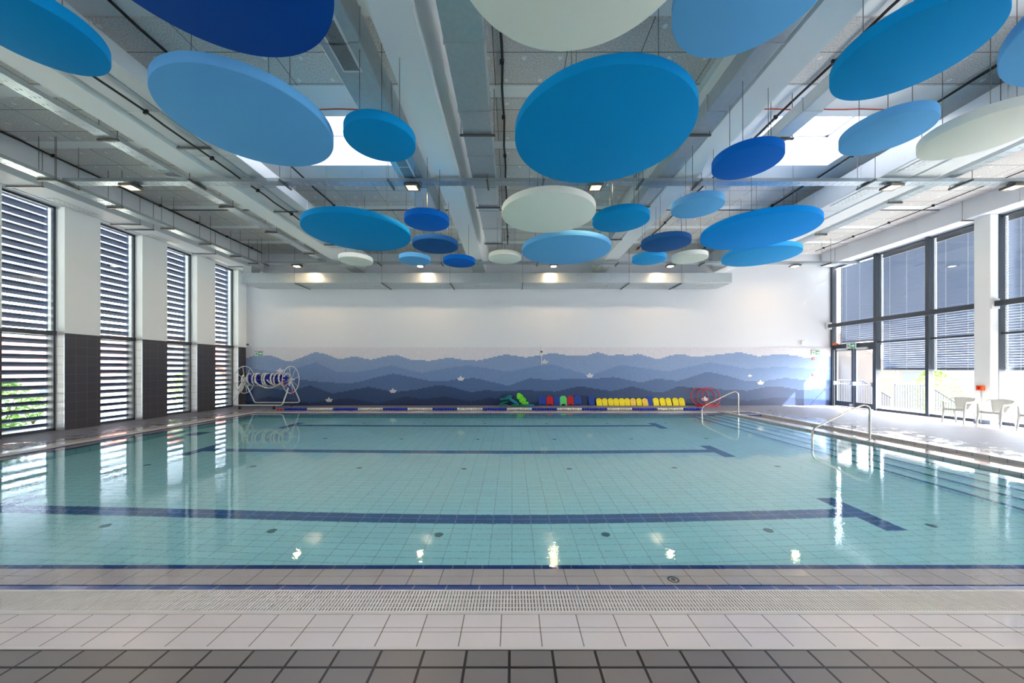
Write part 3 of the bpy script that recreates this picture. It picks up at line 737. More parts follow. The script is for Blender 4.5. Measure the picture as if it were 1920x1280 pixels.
for (xa, xb, lab) in ((-5.5, -2.6, 'red cable clipped before the left skylight'), (4.9, 7.7, 'red cable clipped before the right skylight, hooking up into its shaft')):
    t = MB(); P = [(xa+(xb-xa)*i/10, 6.98-.0, ZC-.05+.008*math.sin(i*2)) for i in range(11)]
    P = [(p[0], 7.0, p[2]) for p in P] + [(xb+.12, 7.05, ZC-.06), (xb+.16, 7.2, ZC-.06), (xb+.1, 7.3, ZC+.02), (xb+.02, 7.32, ZC+.2)]
    t.tube(P, .012, 6)
    tag(t.build('red_cable', M['cable_red'], smooth=True), lab, 'cable', 'red cables at the skylights')

# ------------------------------------------------------------------ acoustic discs
DZ = 4.855; DT = .13
DISCS = [
 (-4.59, 3.39, .5, 'teal', 'teal disc cut off by the top left corner of the photo'),
 (-2.43, 2.68, .97, 'navy', 'large dark blue disc cut off by the top edge left of centre'),
 (-3.42, 4.66, .96, 'light', 'large light blue disc below the dark blue disc at upper left'),
 (-1.86, 5.01, .48, 'teal', 'small teal disc in front of the left skylight'),
 (.49, 2.59, .99, 'cream', 'large cream disc cut off by the top edge at centre'),
 (2.05, 3.04, .62, 'light', 'light blue disc cut off by the top edge right of the cream one'),
 (1.24, 4.92, 1.2, 'teal', 'largest teal disc hanging at upper centre'),
 (4.07, 3.63, .61, 'teal', 'teal disc at upper right touching the top edge'),
 (5.93, 2.82, 1.22, 'light', 'light blue disc cut off by the right edge at the top'),
 (3.67, 5.54, .48, 'blue', 'small royal blue disc by the right skylight'),
 (5.13, 4.86, .48, 'light', 'light blue disc in front of the right skylight'),
 (6.45, 4.86, .60, 'cream', 'cream disc cut off by the right edge'),
 (-3.66, 8.44, 1.2, 'teal', 'wide teal disc below the near cable tray at left'),
 (-1.87, 7.79, .485, 'blue', 'small blue disc touching the right end of the wide teal disc'),
 (-2.01, 9.30, .59, 'indigo', 'dark navy disc left of centre below the small blue disc'),
 (-2.89, 10.55, .46, 'light', 'small light blue disc below the wide teal disc at left'),
 (-4.67, 10.59, .48, 'cream', 'small cream disc farthest left near the far wall'),
 (-1.60, 10.75, .48, 'blue', 'small royal blue disc below the navy disc left of centre'),
 (-.21, 10.36, .48, 'cream', 'small cream disc left of the light blue disc at centre'),
 (.755, 7.39, .97, 'cream', 'cream disc hanging at the centre under the largest teal disc'),
 (1.475, 9.70, 1.2, 'light', 'wide light blue disc half hidden behind the central cream disc'),
 (2.37, 7.73, .60, 'teal', 'teal disc just right of the central cream disc'),
 (3.70, 7.08, .48, 'light', 'small light blue disc above the navy disc right of centre'),
 (3.97, 9.15, .60, 'indigo', 'dark navy disc right of centre'),
 (4.06, 10.5, .48, 'sky', 'small bright blue disc below the right navy disc'),
 (5.19, 10.36, .49, 'cream', 'small cream disc left of the overlapping blue discs at right'),
 (5.80, 8.38, 1.19, 'bright', 'wide bright blue disc at right near the windows'),
 (7.12, 10.17, .96, 'sky', 'paler blue disc partly behind the wide bright blue disc at right')]
DUCTX = [(-2.56, -2.02), (-.9, -.37), (-6.46, -5.6), (3.28, 3.6), (4.88, 5.2), (8.32, 9.0)]
def hang_top(x, y):
    for a, b in DUCTX:
        if a-.04 < x < b+.04: return ZD
    for c_ in (-6.93, -1.47, 3.95, 9.38):
        if abs(x-c_) < .28: return 5.995
        if abs(x-c_) < .43: return 5.995+(abs(x-c_)-.28)/.14*.8
    return ZC-.05
for x, y, r, c, lab in DISCS:
    t = thing('acoustic_disc', (x, y, DZ), lab, 'ceiling disc', 'round acoustic discs hanging from the ceiling')
    b = .012
    MB().lathe([(0, 0), (r-b, 0), (r-b*.3, b*.3), (r, b), (r, DT-b), (r-b*.3, DT-b*.3), (r-b, DT), (0, DT)], (x, y, DZ), 96).build('disc_panel', DC[c], t, smooth=True)
    for k_ in range(3):
        a = PI/2+.3+k_*2*PI/3; rr = r*.62
        wx, wy = x+rr*math.cos(a), y+rr*math.sin(a)
        if abs(wy-8.05) < .13: wy = 8.05+math.copysign(.14, wy-8.05)
        MB().tube([(wx, wy, DZ+DT), (wx, wy, hang_top(wx, wy))], .0042, 6).build('suspension_wire', M['rod'], t)

# ------------------------------------------------------------------ luminaires
M['lamp'] = mat('warm_lamp_panel', rgb(255, 236, 200), .4, emit=(1, .72, .42, 1), es=165)
M['lamp_rim'] = mat('lamp_fringe_glow', rgb(255, 190, 110), .3, emit=(1, .5, .14, 1), es=1.6)  # weak emission imitates the orange fringe of light around the lamp panel
def luminaire(x, y, z, lab):
    t = thing('floodlight', (x, y, z), lab, 'lamp', 'warm floodlights under the cable trays')
    MB().box(x-.15, x+.15, y-.14, y+.14, z+.005, z+.05).build('housing', M['rod'], t, bevel=.01)
    MB().box(x-.085, x+.085, y-.075, y+.075, z-.002, z+.004).build('light_panel', M['lamp'], t)
    MB().box(x-.116, x+.116, y-.106, y+.106, z-.0005, z+.003).build('fringe_glow', M['lamp_rim'], t)
    mb = MB(); mb.box(x-.15, x-.115, y-.14, y+.14, z-.006, z+.006); mb.box(x+.115, x+.15, y-.14, y+.14, z-.006, z+.006); mb.box(x-.115, x+.115, y-.14, y-.105, z-.006, z+.006); mb.box(x-.115, x+.115, y+.105, y+.14, z-.006, z+.006)
    mb.build('bezel', M['rod'], t)
    mb = MB()
    for k_ in range(6): mb.box(x+.03+k_*.025, x+.04+k_*.025, y-.1, y+.1, z+.05, z+.075)
    mb.tube([(x-.13, y, z+.03), (x-.16, y, z+.06), (x-.1, y, z+.088), (x+.1, y, z+.088), (x+.16, y, z+.06), (x+.13, y, z+.03)], .009, 6)
    mb.build('bracket', M['rod'], t)
    MB().tube([(x+.12, y, z+.07), (x+.2, y+.02, z+.02), (x+.23, y-.06, z+.07), (x+.2, y-.13, z+.09)], .006, 6).build('flex', M['black'], t)
NL = ['near floodlight farthest left, over the left windows', 'near floodlight left of the central beam', 'near floodlight below the largest teal disc', 'near floodlight right of the right skylight', 'near floodlight at the right edge of the photo']
FL = ['far floodlight farthest left before the long duct', 'far floodlight below the small light blue disc left of centre', 'far floodlight below the wide light blue disc at centre', 'far floodlight below the cream disc right of centre', 'far floodlight farthest right beyond the duct end']
for x, l in zip((-8.66, -2.27, 1.9, 8.63, 11.4), NL): luminaire(x, 8.05, 5.765, l)
for x, l in zip((-8.62, -3.68, 1.67, 6.35, 11.35), FL): luminaire(x, 14.2, 5.755, l)

# ------------------------------------------------------------------ signs and small wall things
def exit_sign(c, lab, face='y', w_=.36, h=.19):
    t = thing('exit_sign', c, lab, 'sign', 'green exit signs')
    x, y, z = c
    def B(u0, u1, v0, v1, d0, d1):
        if face == 'y': return (x+u0, x+u1, y-d1, y-d0, z+v0, z+v1)
        return (x-d1, x-d0, y-u1, y-u0, z+v0, z+v1)
    MB().box(*B(-w_/2, w_/2, -h/2, h/2, 0, .04)).build('sign_box', M['sign_white'], t)
    MB().box(*B(-w_*.02, w_*.47, -h*.44, h*.44, .04, .043)).build('green_field', M['green_sign'], t)
    MB().box(*B(-w_/2, w_/2, h/2, h/2+.02, 0, .05)).build('cap', M['rod'], t)
    # arrow
    mb = MB(); ar = [(.06, .12), (.26, .12), (.26, .28), (.44, 0), (.26, -.28), (.26, -.12), (.06, -.12)]
    P = [(a*w_, b*h*1.2) for a, b in ar]
    if face == 'y': mb.prism([(x+a, z+b) for a, b in P], 'y', y-.046, y-.043)
    else: mb.prism([(y-a, z+b) for a, b in P], 'x', x-.046, x-.043)
    mb.build('arrow', M['sign_white'], t)
    # door and running figure
    mb = MB()
    for u0, u1, v0, v1 in ((-.46, -.42, -.42, .42), (-.3, -.24, .2, .36), (-.33, -.22, -.05, .2), (-.38, -.33, .0, .08), (-.22, -.15, .04, .12), (-.33, -.28, -.4, -.05), (-.24, -.18, -.22, -.05), (-.2, -.12, -.3, -.22), (-.12, -.08, -.42, .42)):
        mb.box(*B(u0*w_, u1*w_, v0*h, v1*h, .04, .043))
    mb.build('running_figure', M['green_sign'], t)
exit_sign((-11.4, YB-.03, 2.33), 'green exit sign on the mural above the lane reel')
exit_sign((13.66, YB-.03, 2.37), 'green exit sign on the far wall near the double door')
exit_sign((14.37, 14.98, 2.62), 'green exit sign over the double door', 'x', .4, .22)
def redsign(x, z, s, lab):
    t = thing('fire_sign', (x, YB-.02, z), lab, 'sign')
    MB().box(x-s, x+s, YB-.045, YB-.03, z-s, z+s).build('plate', M['red'], t)
    MB().box(x-s*.45, x+s*.45, YB-.048, YB-.045, z-s*.1, z+s*.3).build('symbol', M['sign_white'], t)
    MB().box(x-s*.12, x+s*.12, YB-.048, YB-.045, z-s*.7, z-s*.1).build('symbol', M['sign_white'], t)
redsign(13.57, 2.11, .06, 'small red fire sign below the exit sign on the far wall')
redsign(13.57, 1.37, .05, 'red call point on the far wall below the fire sign')
t = thing('security_camera', (-11.85, YB, 2.74), 'small white security camera high in the left corner above the mural', 'camera')
MB().box(-11.95, -11.75, YB-.1, YB, 2.7, 2.78).build('housing', M['grille'], t)
MB().lathe([(0, -.02), (.03, -.02), (.035, 0), (.035, .03)], (-11.85, YB-.13, 2.74), 14, 'y').build('lens', M['black'], t)
t = thing('wall_sensor', (px(1015), YB-.02, pz(664)), 'white wall sensor on a thin vertical conduit at the top of the mural', 'sensor')
MB().box(px(1012), px(1018), YB-.09, YB-.02, pz(667), pz(660)).build('sensor_box', M['grille'], t, bevel=.01)
MB().tube([(px(1015), YB-.04, pz(684)), (px(1015), YB-.04, pz(649))], .02, 8).build('conduit', M['grille'], t)
MB().box(px(1013.5), px(1016.5), YB-.13, YB-.09, pz(661), pz(658)).build('knob', M['black'], t)
for (x, y, z, lab) in ((13.12, YB-.0, 2.83, 'small white junction box on the far wall above the mural at right'),):
    tag(MB().box(x-.08, x+.08, YB-.06, YB, z-.1, z+.1).build('junction_box', M['grille'], bevel=.01), lab, 'box')
t = thing('alarm_box', (14.13, 10.66, 0), 'orange alarm box on a thin conduit on the white column', 'alarm')
MB().box(14.06, 14.14, 10.58, 10.74, 1.0, 1.15).build('box', M['orange'], t, bevel=.01)
MB().lathe([(0, -.02), (.03, -.02), (.034, 0)], (14.06, 10.66, 1.075), 14, 'x').build('button', M['red'], t)
MB().tube([(14.12, 10.66, 0), (14.12, 10.66, 1.0)], .012, 8).build('conduit', M['steel'], t)
t = thing('beacon_light', (14.4, 15.75, 2.75), 'red orange beacon light above the left leaf of the double door', 'beacon')
MB().lathe([(0, .06), (.08, .05), (.1, 0), (.1, -.04), (0, -.04)], (14.36, 15.72, 2.74), 18).build('lens', M['orange'], t, smooth=True)
MB().box(14.3, 14.44, 15.6, 15.84, 2.67, 2.7).build('base', M['rod'], t)

# ------------------------------------------------------------------ handrails
def arc(pc, r, a0, a1, n=6):
    return [(pc[0]+r*math.cos(a0+(a1-a0)*i/n), pc[1]+r*math.sin(a0+(a1-a0)*i/n)) for i in range(n+1)]
def handrail(y, lab):
    t = thing('handrail', (8.0, y, .04), lab, 'handrail', 'stainless handrails at the pool steps')
    z1, z0 = .86, .30
    P = [(8.02, .04), (8.02, z1-.13)] + [(7.9+.12*math.cos(a), z1-.13+.11*math.sin(a)) for a in (.3, .7, 1.1, 1.5, 1.9)]
    P += [(7.7, z1-.085), (6.86, z0+.06), (6.78, z0+.015), (6.74, z0-.05), (6.73, z0-.12), (6.73, -.5), (6.76, -.6), (6.84, -.66), (6.9, -.675)]
    MB().tube([(a, y, b) for a, b in P], .021, 10).build('rail', M['steel'], t, smooth=True)
    MB().lathe([(0, .012), (.05, .012), (.06, .004), (.06, 0)], (8.02, y, .04), 18).build('foot_flange', M['steel'], t)
handrail(7.94, 'stainless steel handrail at the pool steps nearer the camera')
handrail(12.55, 'stainless steel handrail at the far end of the pool steps by the red hoops')

# ------------------------------------------------------------------ chairs
def chair_proto(loc, rz, lab, grp):
    t = thing('garden_chair', loc, lab, 'chair', grp, rz)
    m = M['chair']
    # local frame: +x = front
    seat = MB(); n = 8
    def zs(u, v): return .43+.02*u-.02*math.sin(PI*v)*math.sin(PI*(u+1)/2)
    base = []
    for i in range(n+1):
        for j in range(n+1):
            u = -1+2*i/n; v = j/n; wd = .25+.01*u
            seat.v.append((u*.23, (v-.5)*2*wd, zs(u, v)))
    for i in range(n):
        for j in range(n): q = i*(n+1)+j; seat.f.append((q, q+n+1, q+n+2, q+1))
    o = seat.build('seat', m, t, smooth=True, local=True); sm = o.modifiers.new('th', 'SOLIDIFY'); sm.thickness = .03
    sk = MB(); sk.box(.215, .24, -.25, .25, .385, .44); sk.box(-.22, .22, -.262, -.245, .39, .43); sk.box(-.22, .22, .245, .262, .39, .43)
    sk.build('seat_rim', m, t, local=True, bevel=.01)
    bk = MB(); n2 = 10; m2 = 8
    for i in range(n2+1):
        for j in range(m2+1):
            u = -1+2*i/n2; v = j/m2
            wd = .17+.11*v; x = -.2-.1*v-.0*abs(u)+.09*(u*u); z = .42+.37*v-.025*(u**4)*v
            bk.v.append((x, u*wd, z))
    for i in range(n2):
        for j in range(m2): q = i*(m2+1)+j; bk.f.append((q, q+m2+1, q+m2+2, q+1))
    o = bk.build('backrest', m, t, smooth=True, local=True); sm = o.modifiers.new('th', 'SOLIDIFY'); sm.thickness = .014
    for s in (-1, 1):
        # arm: from top corner of back sweeping down and forward
        P = [(-.22, s*.27, .765), (-.17, s*.31, .74), (-.1, s*.325, .68), (0, s*.32, .65), (.12, s*.31, .645), (.21, s*.30, .635), (.225, s*.295, .6)]
        a = MB(); a.tube(P, [.02, .024, .026, .027, .027, .026, .02], 8); o = a.build('armrest', m, t, smooth=True, local=True)
        # front leg with arm support
        for (top, mid, foot, r0) in (((.22, s*.29, .62), (.225, s*.27, .42), (.285, s*.29, 0), .03), ((-.2, s*.25, .42), (-.24, s*.26, .25), (-.31, s*.28, 0), .028)):
            lg = MB(); k_ = 6; pts = []
            for q in range(k_+1):
                f_ = q/k_
                if f_ < .5: p = Vector(top).lerp(Vector(mid), f_*2)
                else: p = Vector(mid).lerp(Vector(foot), (f_-.5)*2)
                pts.append(p)
            lg.tube(pts, [r0*.8, r0, r0*1.15, r0*1.3, r0*1.05, r0*.8, r0*.6], 8)
            lg.build('leg', m, t, smooth=True, local=True)
    return t
g = 'white plastic garden chairs by the right windows'
c0 = chair_proto((13.58, 10.75, 0), PI+.12, 'white plastic armchair farthest from the camera, left of the white column', g)
c0.scale = (.86, .84, 1)
copy_tree(c0, (13.64, 9.98, 0), PI+.05, 'white plastic armchair in the middle, in front of the white column', g)
copy_tree(c0, (13.72, 9.22, 0), PI+.1, 'white plastic armchair cut off by the right edge of the photo', g)

# ------------------------------------------------------------------ kickboards
def board(xa, xb, h, color, hole=None, tilt=0.0, lab='', arch=False, yoff=0, slots=False):
    wd = px(xb)-px(xa); xc = (px(xa)+px(xb))/2; m = color
    t = thing('kickboard', (xc, YB-.14-yoff, 0), lab, 'kickboard', 'foam kickboards leaning on the mural')
    r = wd*.42; P = []
    if arch:
        P += [(-wd/2, 0), (-wd*.33, 0)] + [(-wd*.33*math.cos(PI*i/8), wd*.24*math.sin(PI*i/8)) for i in range(1, 8)] + [(wd*.33, 0), (wd/2, 0)]
    else: P += [(-wd/2+.02, 0), (wd/2-.02, 0), (wd/2, .02)]
    top = r
    P += [(wd/2, h-top)] + [(wd/2*math.cos(a), h-top+top*math.sin(a)) for a in [PI*i/12 for i in range(1, 12)]] + [(-wd/2, h-top)]
    if hole == 'square':
        P = [(-wd/2, .01), (-wd/2+.01, 0), (wd/2-.01, 0), (wd/2, .01), (wd/2, h-.03), (wd/2-.03, h), (-wd/2+.03, h), (-wd/2, h-.03)]
    mb = MB(); mb.prism(P, 'y', -.018, .018)
    o = mb.build('board', m, t, local=True, bevel=.006)
    if hole or slots:
        md = {'y': (-.0, h-.09)}
    if slots:
        s = MB(); 
        for zc in (h-.09, .08): s.box(-wd*.22, wd*.22, -.0195, -.0175, zc-.006, zc+.006)
        s.build('moulded_mark', M['mark'], t, local=True)
    if hole:
        s = MB()
        zc = h-.08 if hole == 'square' else .07
        for xx in (-wd*.25, wd*.25): s.lathe([(0, -.0015), (.014, -.0015), (.016, .0)], (xx, -.018, zc), 12, 'y')
        s.build('round_hole', M['black'], t, local=True)
    t.rotation_euler = (-math.asin(min(.9, .11/h)), tilt, 0)
    return t
M['mark'] = mat('moulded_mark', rgb(190, 160, 10), .5)
foam = lambda n, r, g_, b: mat(n, rgb(r, g_, b), .6, bump=.1, bscale=200, bdist=.002)
FB = foam('blue_foam', 16, 62, 158); FR = foam('red_foam', 190, 22, 34); FG = foam('green_foam', 92, 206, 120); FY = foam('yellow_foam', 246, 224, 24); FO = foam('amber_foam', 250, 208, 84)
K = 'kickboard'
board(1010, 1023.5, .45, FB, lab='blue kickboard with arched foot, leftmost in the row', arch=True)
board(1024.4, 1037, .45, FR, lab='red kickboard left of the green one', arch=True)
board(1037.6, 1049, .45, FB, lab='blue kickboard between the left red one and the green one', hole='round')
board(1049.3, 1062, .45, FG, lab='only green kickboard in the row', arch=True)
board(1062.6, 1075, .45, FR, lab='red kickboard right of the green one', arch=True)
board(1075.8, 1089, .45, FB, lab='blue kickboard right of the right red one', arch=True)
board(1102.5, 1113.5, .45, FB, lab='blue kickboard standing alone left of the yellow row', hole='round')
YL = [(1117, 1127.6, 0, 'first yellow kickboard from the left in the yellow row'), (1128, 1138, 0, 'second yellow kickboard from the left in the yellow row'),
      (1139, 1149, 0, 'third yellow kickboard from the left in the yellow row'), (1149.3, 1159.3, 0, 'fourth yellow kickboard from the left in the yellow row'),
      (1159.6, 1169.8, 0, 'fifth yellow kickboard from the left in the yellow row'), (1170, 1180, 0, 'yellow kickboard left of the first amber one')]
for a, b, tl, l in YL: board(a, b, .345, FY, lab=l, slots=True, tilt=tl)
board(1180.6, 1191, .345, FO, lab='amber kickboard between two yellow ones', slots=True)
board(1192, 1202, .345, FY, lab='yellow kickboard between the two amber ones', slots=True)
board(1202.5, 1213, .345, FO, lab='tilted amber kickboard leaning beside the tall blue one', slots=True, tilt=-.08, yoff=.05)
board(1210.8, 1222, .45, FB, lab='tall blue kickboard with two holes behind the yellow row', hole='square')
for a, b, tl, l in ((1223, 1234, -.03, 'yellow kickboard right beside the tall blue one'), (1236, 1246.5, -.1, 'tilted yellow kickboard, second right of the tall blue one'),
                    (1247.5, 1257.5, -.1, 'tilted yellow kickboard, third right of the tall blue one'), (1259.4, 1270, -.03, 'yellow kickboard, second from the right end of the row'),
                    (1271, 1282, -.04, 'yellow kickboard at the right end of the row near the hoops')):
    board(a, b, .36, FY, lab=l, slots=True, tilt=tl)

# ------------------------------------------------------------------ hoops
def hoop(xc, yc, r, zc, lean, lab, yaw=0, flat=False):
    t = thing('swim_hoop', (px(xc), yc, 0), lab, 'hoop', 'red plastic hoops by the far wall')
    pts = []
    for i in range(40):
        a = 2*PI*i/40
        if flat: p = Vector((r*math.cos(a), r*.55*math.sin(a), .02+zc))
        else:
            p = Matrix.Rotation(yaw, 3, 'Z') @ (Matrix.Rotation(lean, 3, 'X') @ Vector((r*math.cos(a), 0, r*math.sin(a)+r)))
            p = p+Vector((0, 0, .014))
        pts.append(p)
    MB().tube(pts, .019, 8, True).build('ring', M['red'], t, smooth=True, local=True)
hoop(1306.5, 15.62, .40, 0, -.28, 'red hoop standing at the left of the hoop group', .1)
hoop(1315, 15.55, .39, 0, -.30, 'red hoop standing in the middle of the hoop group', -.15)
hoop(1327.5, 15.62, .41, 0, -.26, 'red hoop standing at the right of the hoop group', .1)
hoop(1309, 15.6, .33, 0, 0, 'red hoop lying flat under the left standing hoops', flat=True)
hoop(1309.5, 15.6, .31, .03, 0, 'red hoop lying on top of another flat hoop', flat=True)
hoop(1328, 15.55, .26, 0, 0, 'small red hoop lying flat under the right standing hoop', flat=True)

# ------------------------------------------------------------------ lane line on the far deck
def floats(mb, p0, p1, r=.055, pitch=.095):
    a = Vector(p0); b = Vector(p1); L_ = (b-a).length; n = max(1, int(L_/pitch)); d = (b-a).normalized()
    pts = []; rr = []
    for i in range(n):
        c = a+d*(i+.5)*L_/n; h = L_/n/2
        for q, s in ((-.92, .45), (-.6, .95), (0, 1), (.6, .95), (.92, .45)):
            pts.append(c+d*h*q); rr.append(r*s)
    mb.tube(pts, rr, 10)
t = thing('lane_rope', (-.9, 14.02, .055), 'long lane rope of blue and white floats lying along the far pool edge', 'lane rope')
sg = [533, 576, 625, 671, 718, 764, 811, 857, 905, 950, 997, 1044, 1091, 1138, 1185, 1232, 1281, 1319]
def qx(x): return (x-960)*14.02/664
for i in range(len(sg)-1):
    mb = MB(); floats(mb, (qx(sg[i]), 14.02, .057), (qx(sg[i+1]), 14.02, .057)); mb.build('float_section', M['float_blue' if i % 2 == 0 else 'float_white'], t, smooth=True)
mb = MB(); floats(mb, (qx(518), 14.02, .04), (qx(529), 14.02, .04), .035); mb.build('red_tensioner', M['float_red'], t, smooth=True)
mb = MB(); mb.tube([(qx(508), 14.02, .02), (qx(518), 14.02, .04), (qx(1320), 14.02, .057)], .006, 6); mb.build('rope_wire', M['steel'], t)

# ------------------------------------------------------------------ lane reel
rt = thing('lane_reel', (-10.35, 15.0, 0), 'white wheeled storage reel with spoked wheels at the left end of the mural', 'reel')
HZ = 1.19; HX0, HX1 = -11.32, -9.36; RY = 15.0
for hx in (HX0, HX1):
    mb = MB(); R_ = .57
    mb.tube([(hx, RY+R_*math.cos(a), HZ+R_*math.sin(a)) for a in [2*PI*i/40 for i in range(40)]], .016, 8, True)
    wh_ = mb.build('wheel_rim', M['reel'], rt, smooth=True)
    mb = MB()
    for i in range(8):
        a = 2*PI*i/8+.2; mb.tube([(hx, RY, HZ), (hx, RY+R_*math.cos(a), HZ+R_*math.sin(a))], .009, 6)
    mb.build('spokes', M['reel'], rt)
    MB().lathe([(0, -.06), (.05, -.06), (.06, -.03), (.06, .03), (.05, .06), (0, .06)], (hx, RY, HZ), 16, 'x').build('hub', M['reel'], rt)
mb = MB(); mb.tube([(HX0-.15, RY, HZ), (HX1+.15, RY, HZ)], .03, 10); mb.build('axle', M['reel'], rt)
for s, yy in ((0, 14.42), (1, 15.58)):
    mb = MB(); zb = .17
    xa, xb = HX0-.02, HX1+.02
    P = [(xa+.02, RY, HZ-.06), (xa, RY+(yy-RY)*.85, zb+.2), (xa+.0, yy-(yy-RY)*.03, zb+.06), (xa+.06, yy, zb), (xb-.08, yy, zb), (xb, yy-(yy-RY)*.03, zb+.06), (xb, RY+(yy-RY)*.85, zb+.2), (xb-.02, RY, HZ-.06)]
    mb.tube(P, .024, 8); mb.build('frame_tube', M['reel'], rt, smooth=True)
    for xx in (xa+.25, xb-.35):
        c = MB(); c.lathe([(0, -.02), (.055, -.02), (.062, -.01), (.062, .01), (.055, .02), (0, .02)], (xx, yy, .063), 16, 'x')
        cw = c.build('caster', M['rubber'], rt)
        c = MB(); c.box(xx-.03, xx-.022, yy-.02, yy+.02, .05, .14); c.box(xx+.022, xx+.03, yy-.02, yy+.02, .05, .14); c.box(xx-.03, xx+.03, yy-.025, yy+.025, .13, .15)
        c.build('fork', M['rod'], cw)
# coiled lane ropes on the reel: helical strings of floats
def coil(x0, x1, r, turns, ph, mt, name, lab, rr=.05, nb=10):
    n = int(turns*nb); pts = []; rad = []
    for i in range(n):
        f_ = i/(n-1); a = 2*PI*turns*f_+ph; c = Vector((x0+(x1-x0)*f_+.05*math.sin(a*.43+ph), RY+r*math.cos(a), HZ+r*math.sin(a)))
        a2 = 2*PI*turns*(i+1)/(n-1)+ph; c2 = Vector((x0+(x1-x0)*(i+1)/(n-1)+.05*math.sin(a2*.43+ph), RY+r*math.cos(a2), HZ+r*math.sin(a2)))
        d = (c2-c)
        for q, s in ((.04, .5), (.2, .95), (.5, 1), (.8, .95), (.96, .5)): pts.append(c+d*q); rad.append(rr*s)
    mb = MB(); mb.tube(pts, rad, 8); return mb
cr = thing('coiled_lane_rope', (-10.3, RY, HZ), 'blue lane ropes wound on the storage reel', 'lane rope', 'lane ropes wound on the reel')
coil(-11.15, -9.5, .155, 9.5, 0, None, '', '').build('float_coil', M['float_blue'], cr, smooth=True)
coil(-11.0, -10.7, .22, 1.6, .5, None, '', '').build('float_coil', M['float_blue'], cr, smooth=True)
coil(-10.45, -9.6, .21, 4.2, 1, None, '', '').build('float_coil', M['float_blue'], cr, smooth=True)
cr2 = thing('coiled_lane_rope', (-10.3, RY, HZ), 'white lane ropes wound on the storage reel, ends hanging down', 'lane rope', 'lane ropes wound on the reel')
coil(-11.25, -9.55, .265, 9, 2.2, None, '', '', rr=.034, nb=13).build('float_coil', M['float_white'], cr2, smooth=True)
mb = MB(); 
for (xa, ya, za, xb, yb, zb, dip) in ((-10.75, 14.78, 1.15, -9.55, 14.8, 1.12, .28), (-10.2, 14.76, 1.2, -9.5, 14.78, 1.2, .22)):
    prev = None
    for i in range(13):
        f_ = i/12; p = (xa+(xb-xa)*f_, ya+(yb-ya)*f_-.03, za+(zb-za)*f_-dip*4*f_*(1-f_))
        if prev: floats(mb, prev, p, .03, .12)
        prev = p
for (xo, l) in ((-11.3, .55), (-11.36, .5), (-11.24, .6)):
    floats(mb, (xo+.12, 14.9, 1.3), (xo-.02, 14.72, 1.3-l), .032, .07)
mb.build('hanging_floats', M['float_white'], cr2, smooth=True)
tt = thing('rope_tail', (-9.3, 14.8, 1.1), 'red and blue rope tail hanging off the right wheel of the reel', 'rope')
mb = MB(); floats(mb, (-9.5, 14.7, 1.17), (-9.4, 14.6, .95), .03, .06); mb.build('red_floats', M['float_red'], tt, smooth=True)
mb = MB(); floats(mb, (-9.28, 14.62, .98), (-9.1, 14.6, .78), .03, .06); mb.build('blue_floats', M['float_blue'], tt, smooth=True)
mb = MB(); floats(mb, (-9.1, 14.6, .77), (-9.0, 14.58, .58), .026, .05); mb.build('red_floats', M['float_red'], tt, smooth=True)

# ------------------------------------------------------------------ pile of aqua fitness foam
FT = foam('teal_foam', 0, 124, 132); FT2 = foam('turquoise_foam', 0, 140, 176); FL_ = foam('lime_foam', 104, 214, 40); FT3 = foam('sea_green_foam', 0, 134, 104)
def foam_disc(x, y, z, rx, rot, m, lab, lobes=3):
    t = thing('swim_float_disc', (x, y, z), lab, 'foam float', 'foam floats piled against the mural')
    P = []
    for i in range(36):
        a = 2*PI*i/36; r = rx*(1+.12*math.cos(lobes*a)); P.append((r*math.cos(a), r*math.sin(a)))
    mb = MB(); mb.prism(P, 'z', -.03, .03); mb.build('foam_body', m, t, local=True, bevel=.012)
    s = MB()
    for k_ in range(4):
        a = 2*PI*k_/4+.4
        for sg_ in (-1, 1):
            q = []
            for i in range(5):
                aa = a-.3+.6*i/4; q.append((rx*.62*math.cos(aa), rx*.62*math.sin(aa), sg_*.0305))
            s.tube(q, .008, 6)
    s.build('slot', M['black'], t, local=True)
    t.rotation_euler = rot
def foam_belt(x, y, z, L_, rot, m, lab):
    t = thing('swim_belt', (x, y, z), lab, 'swim belt', 'foam belts piled against the mural')
    mb = MB(); P = []
    for i in range(24):
        a = 2*PI*i/24; P.append((L_/2*math.copysign(abs(math.cos(a))**.6, math.cos(a)), .085*math.copysign(abs(math.sin(a))**.6, math.sin(a))))
    mb.prism(P, 'z', -.028, .028); mb.build('foam_body', m, t, local=True, bevel=.012)
    s = MB()
    for k_ in (-.3, 0, .3): s.box(k_*L_-.012, k_*L_+.012, -.05, .05, .0285, .031)
    s.build('strap_slot', M['black'], t, local=True)
    t.rotation_euler = rot
foam_belt(px(944), 15.7, .05, .4, (0, 0, .3), FT, 'dark teal swim belt at the bottom left of the foam pile')
foam_belt(px(946), 15.76, .17, .42, (.2, -.3, .2), FT3, 'sea green swim belt lying aslant at the left of the foam pile')
foam_belt(px(947), 15.78, .32, .44, (.3, -.15, .1), FT, 'dark teal swim belt on top at the left of the foam pile')
foam_belt(px(953), 15.8, .38, .36, (1.0, -.2, .3), FT, 'teal swim belt standing on edge behind the turquoise one')
foam_belt(px(964), 15.62, .2, .44, (.5, .55, -.1), FT2, 'bright turquoise swim belt sloping down in the middle of the pile')
foam_belt(px(967), 15.5, .05, .36, (.1, .1, .2), FT3, 'green swim belt under the turquoise one')
foam_disc(px(974), 15.80, .42, .145, (1.2, .1, .2), FL_, 'lime green foam float topmost in the pile')
foam_disc(px(979), 15.70, .28, .15, (1.1, .2, -.1), FL_, 'lime green foam float leaning in front of the topmost one')
foam_disc(px(983), 15.6, .16, .16, (.3, .15, 0), FL_, 'lime green foam float lying low at the right of the pile')
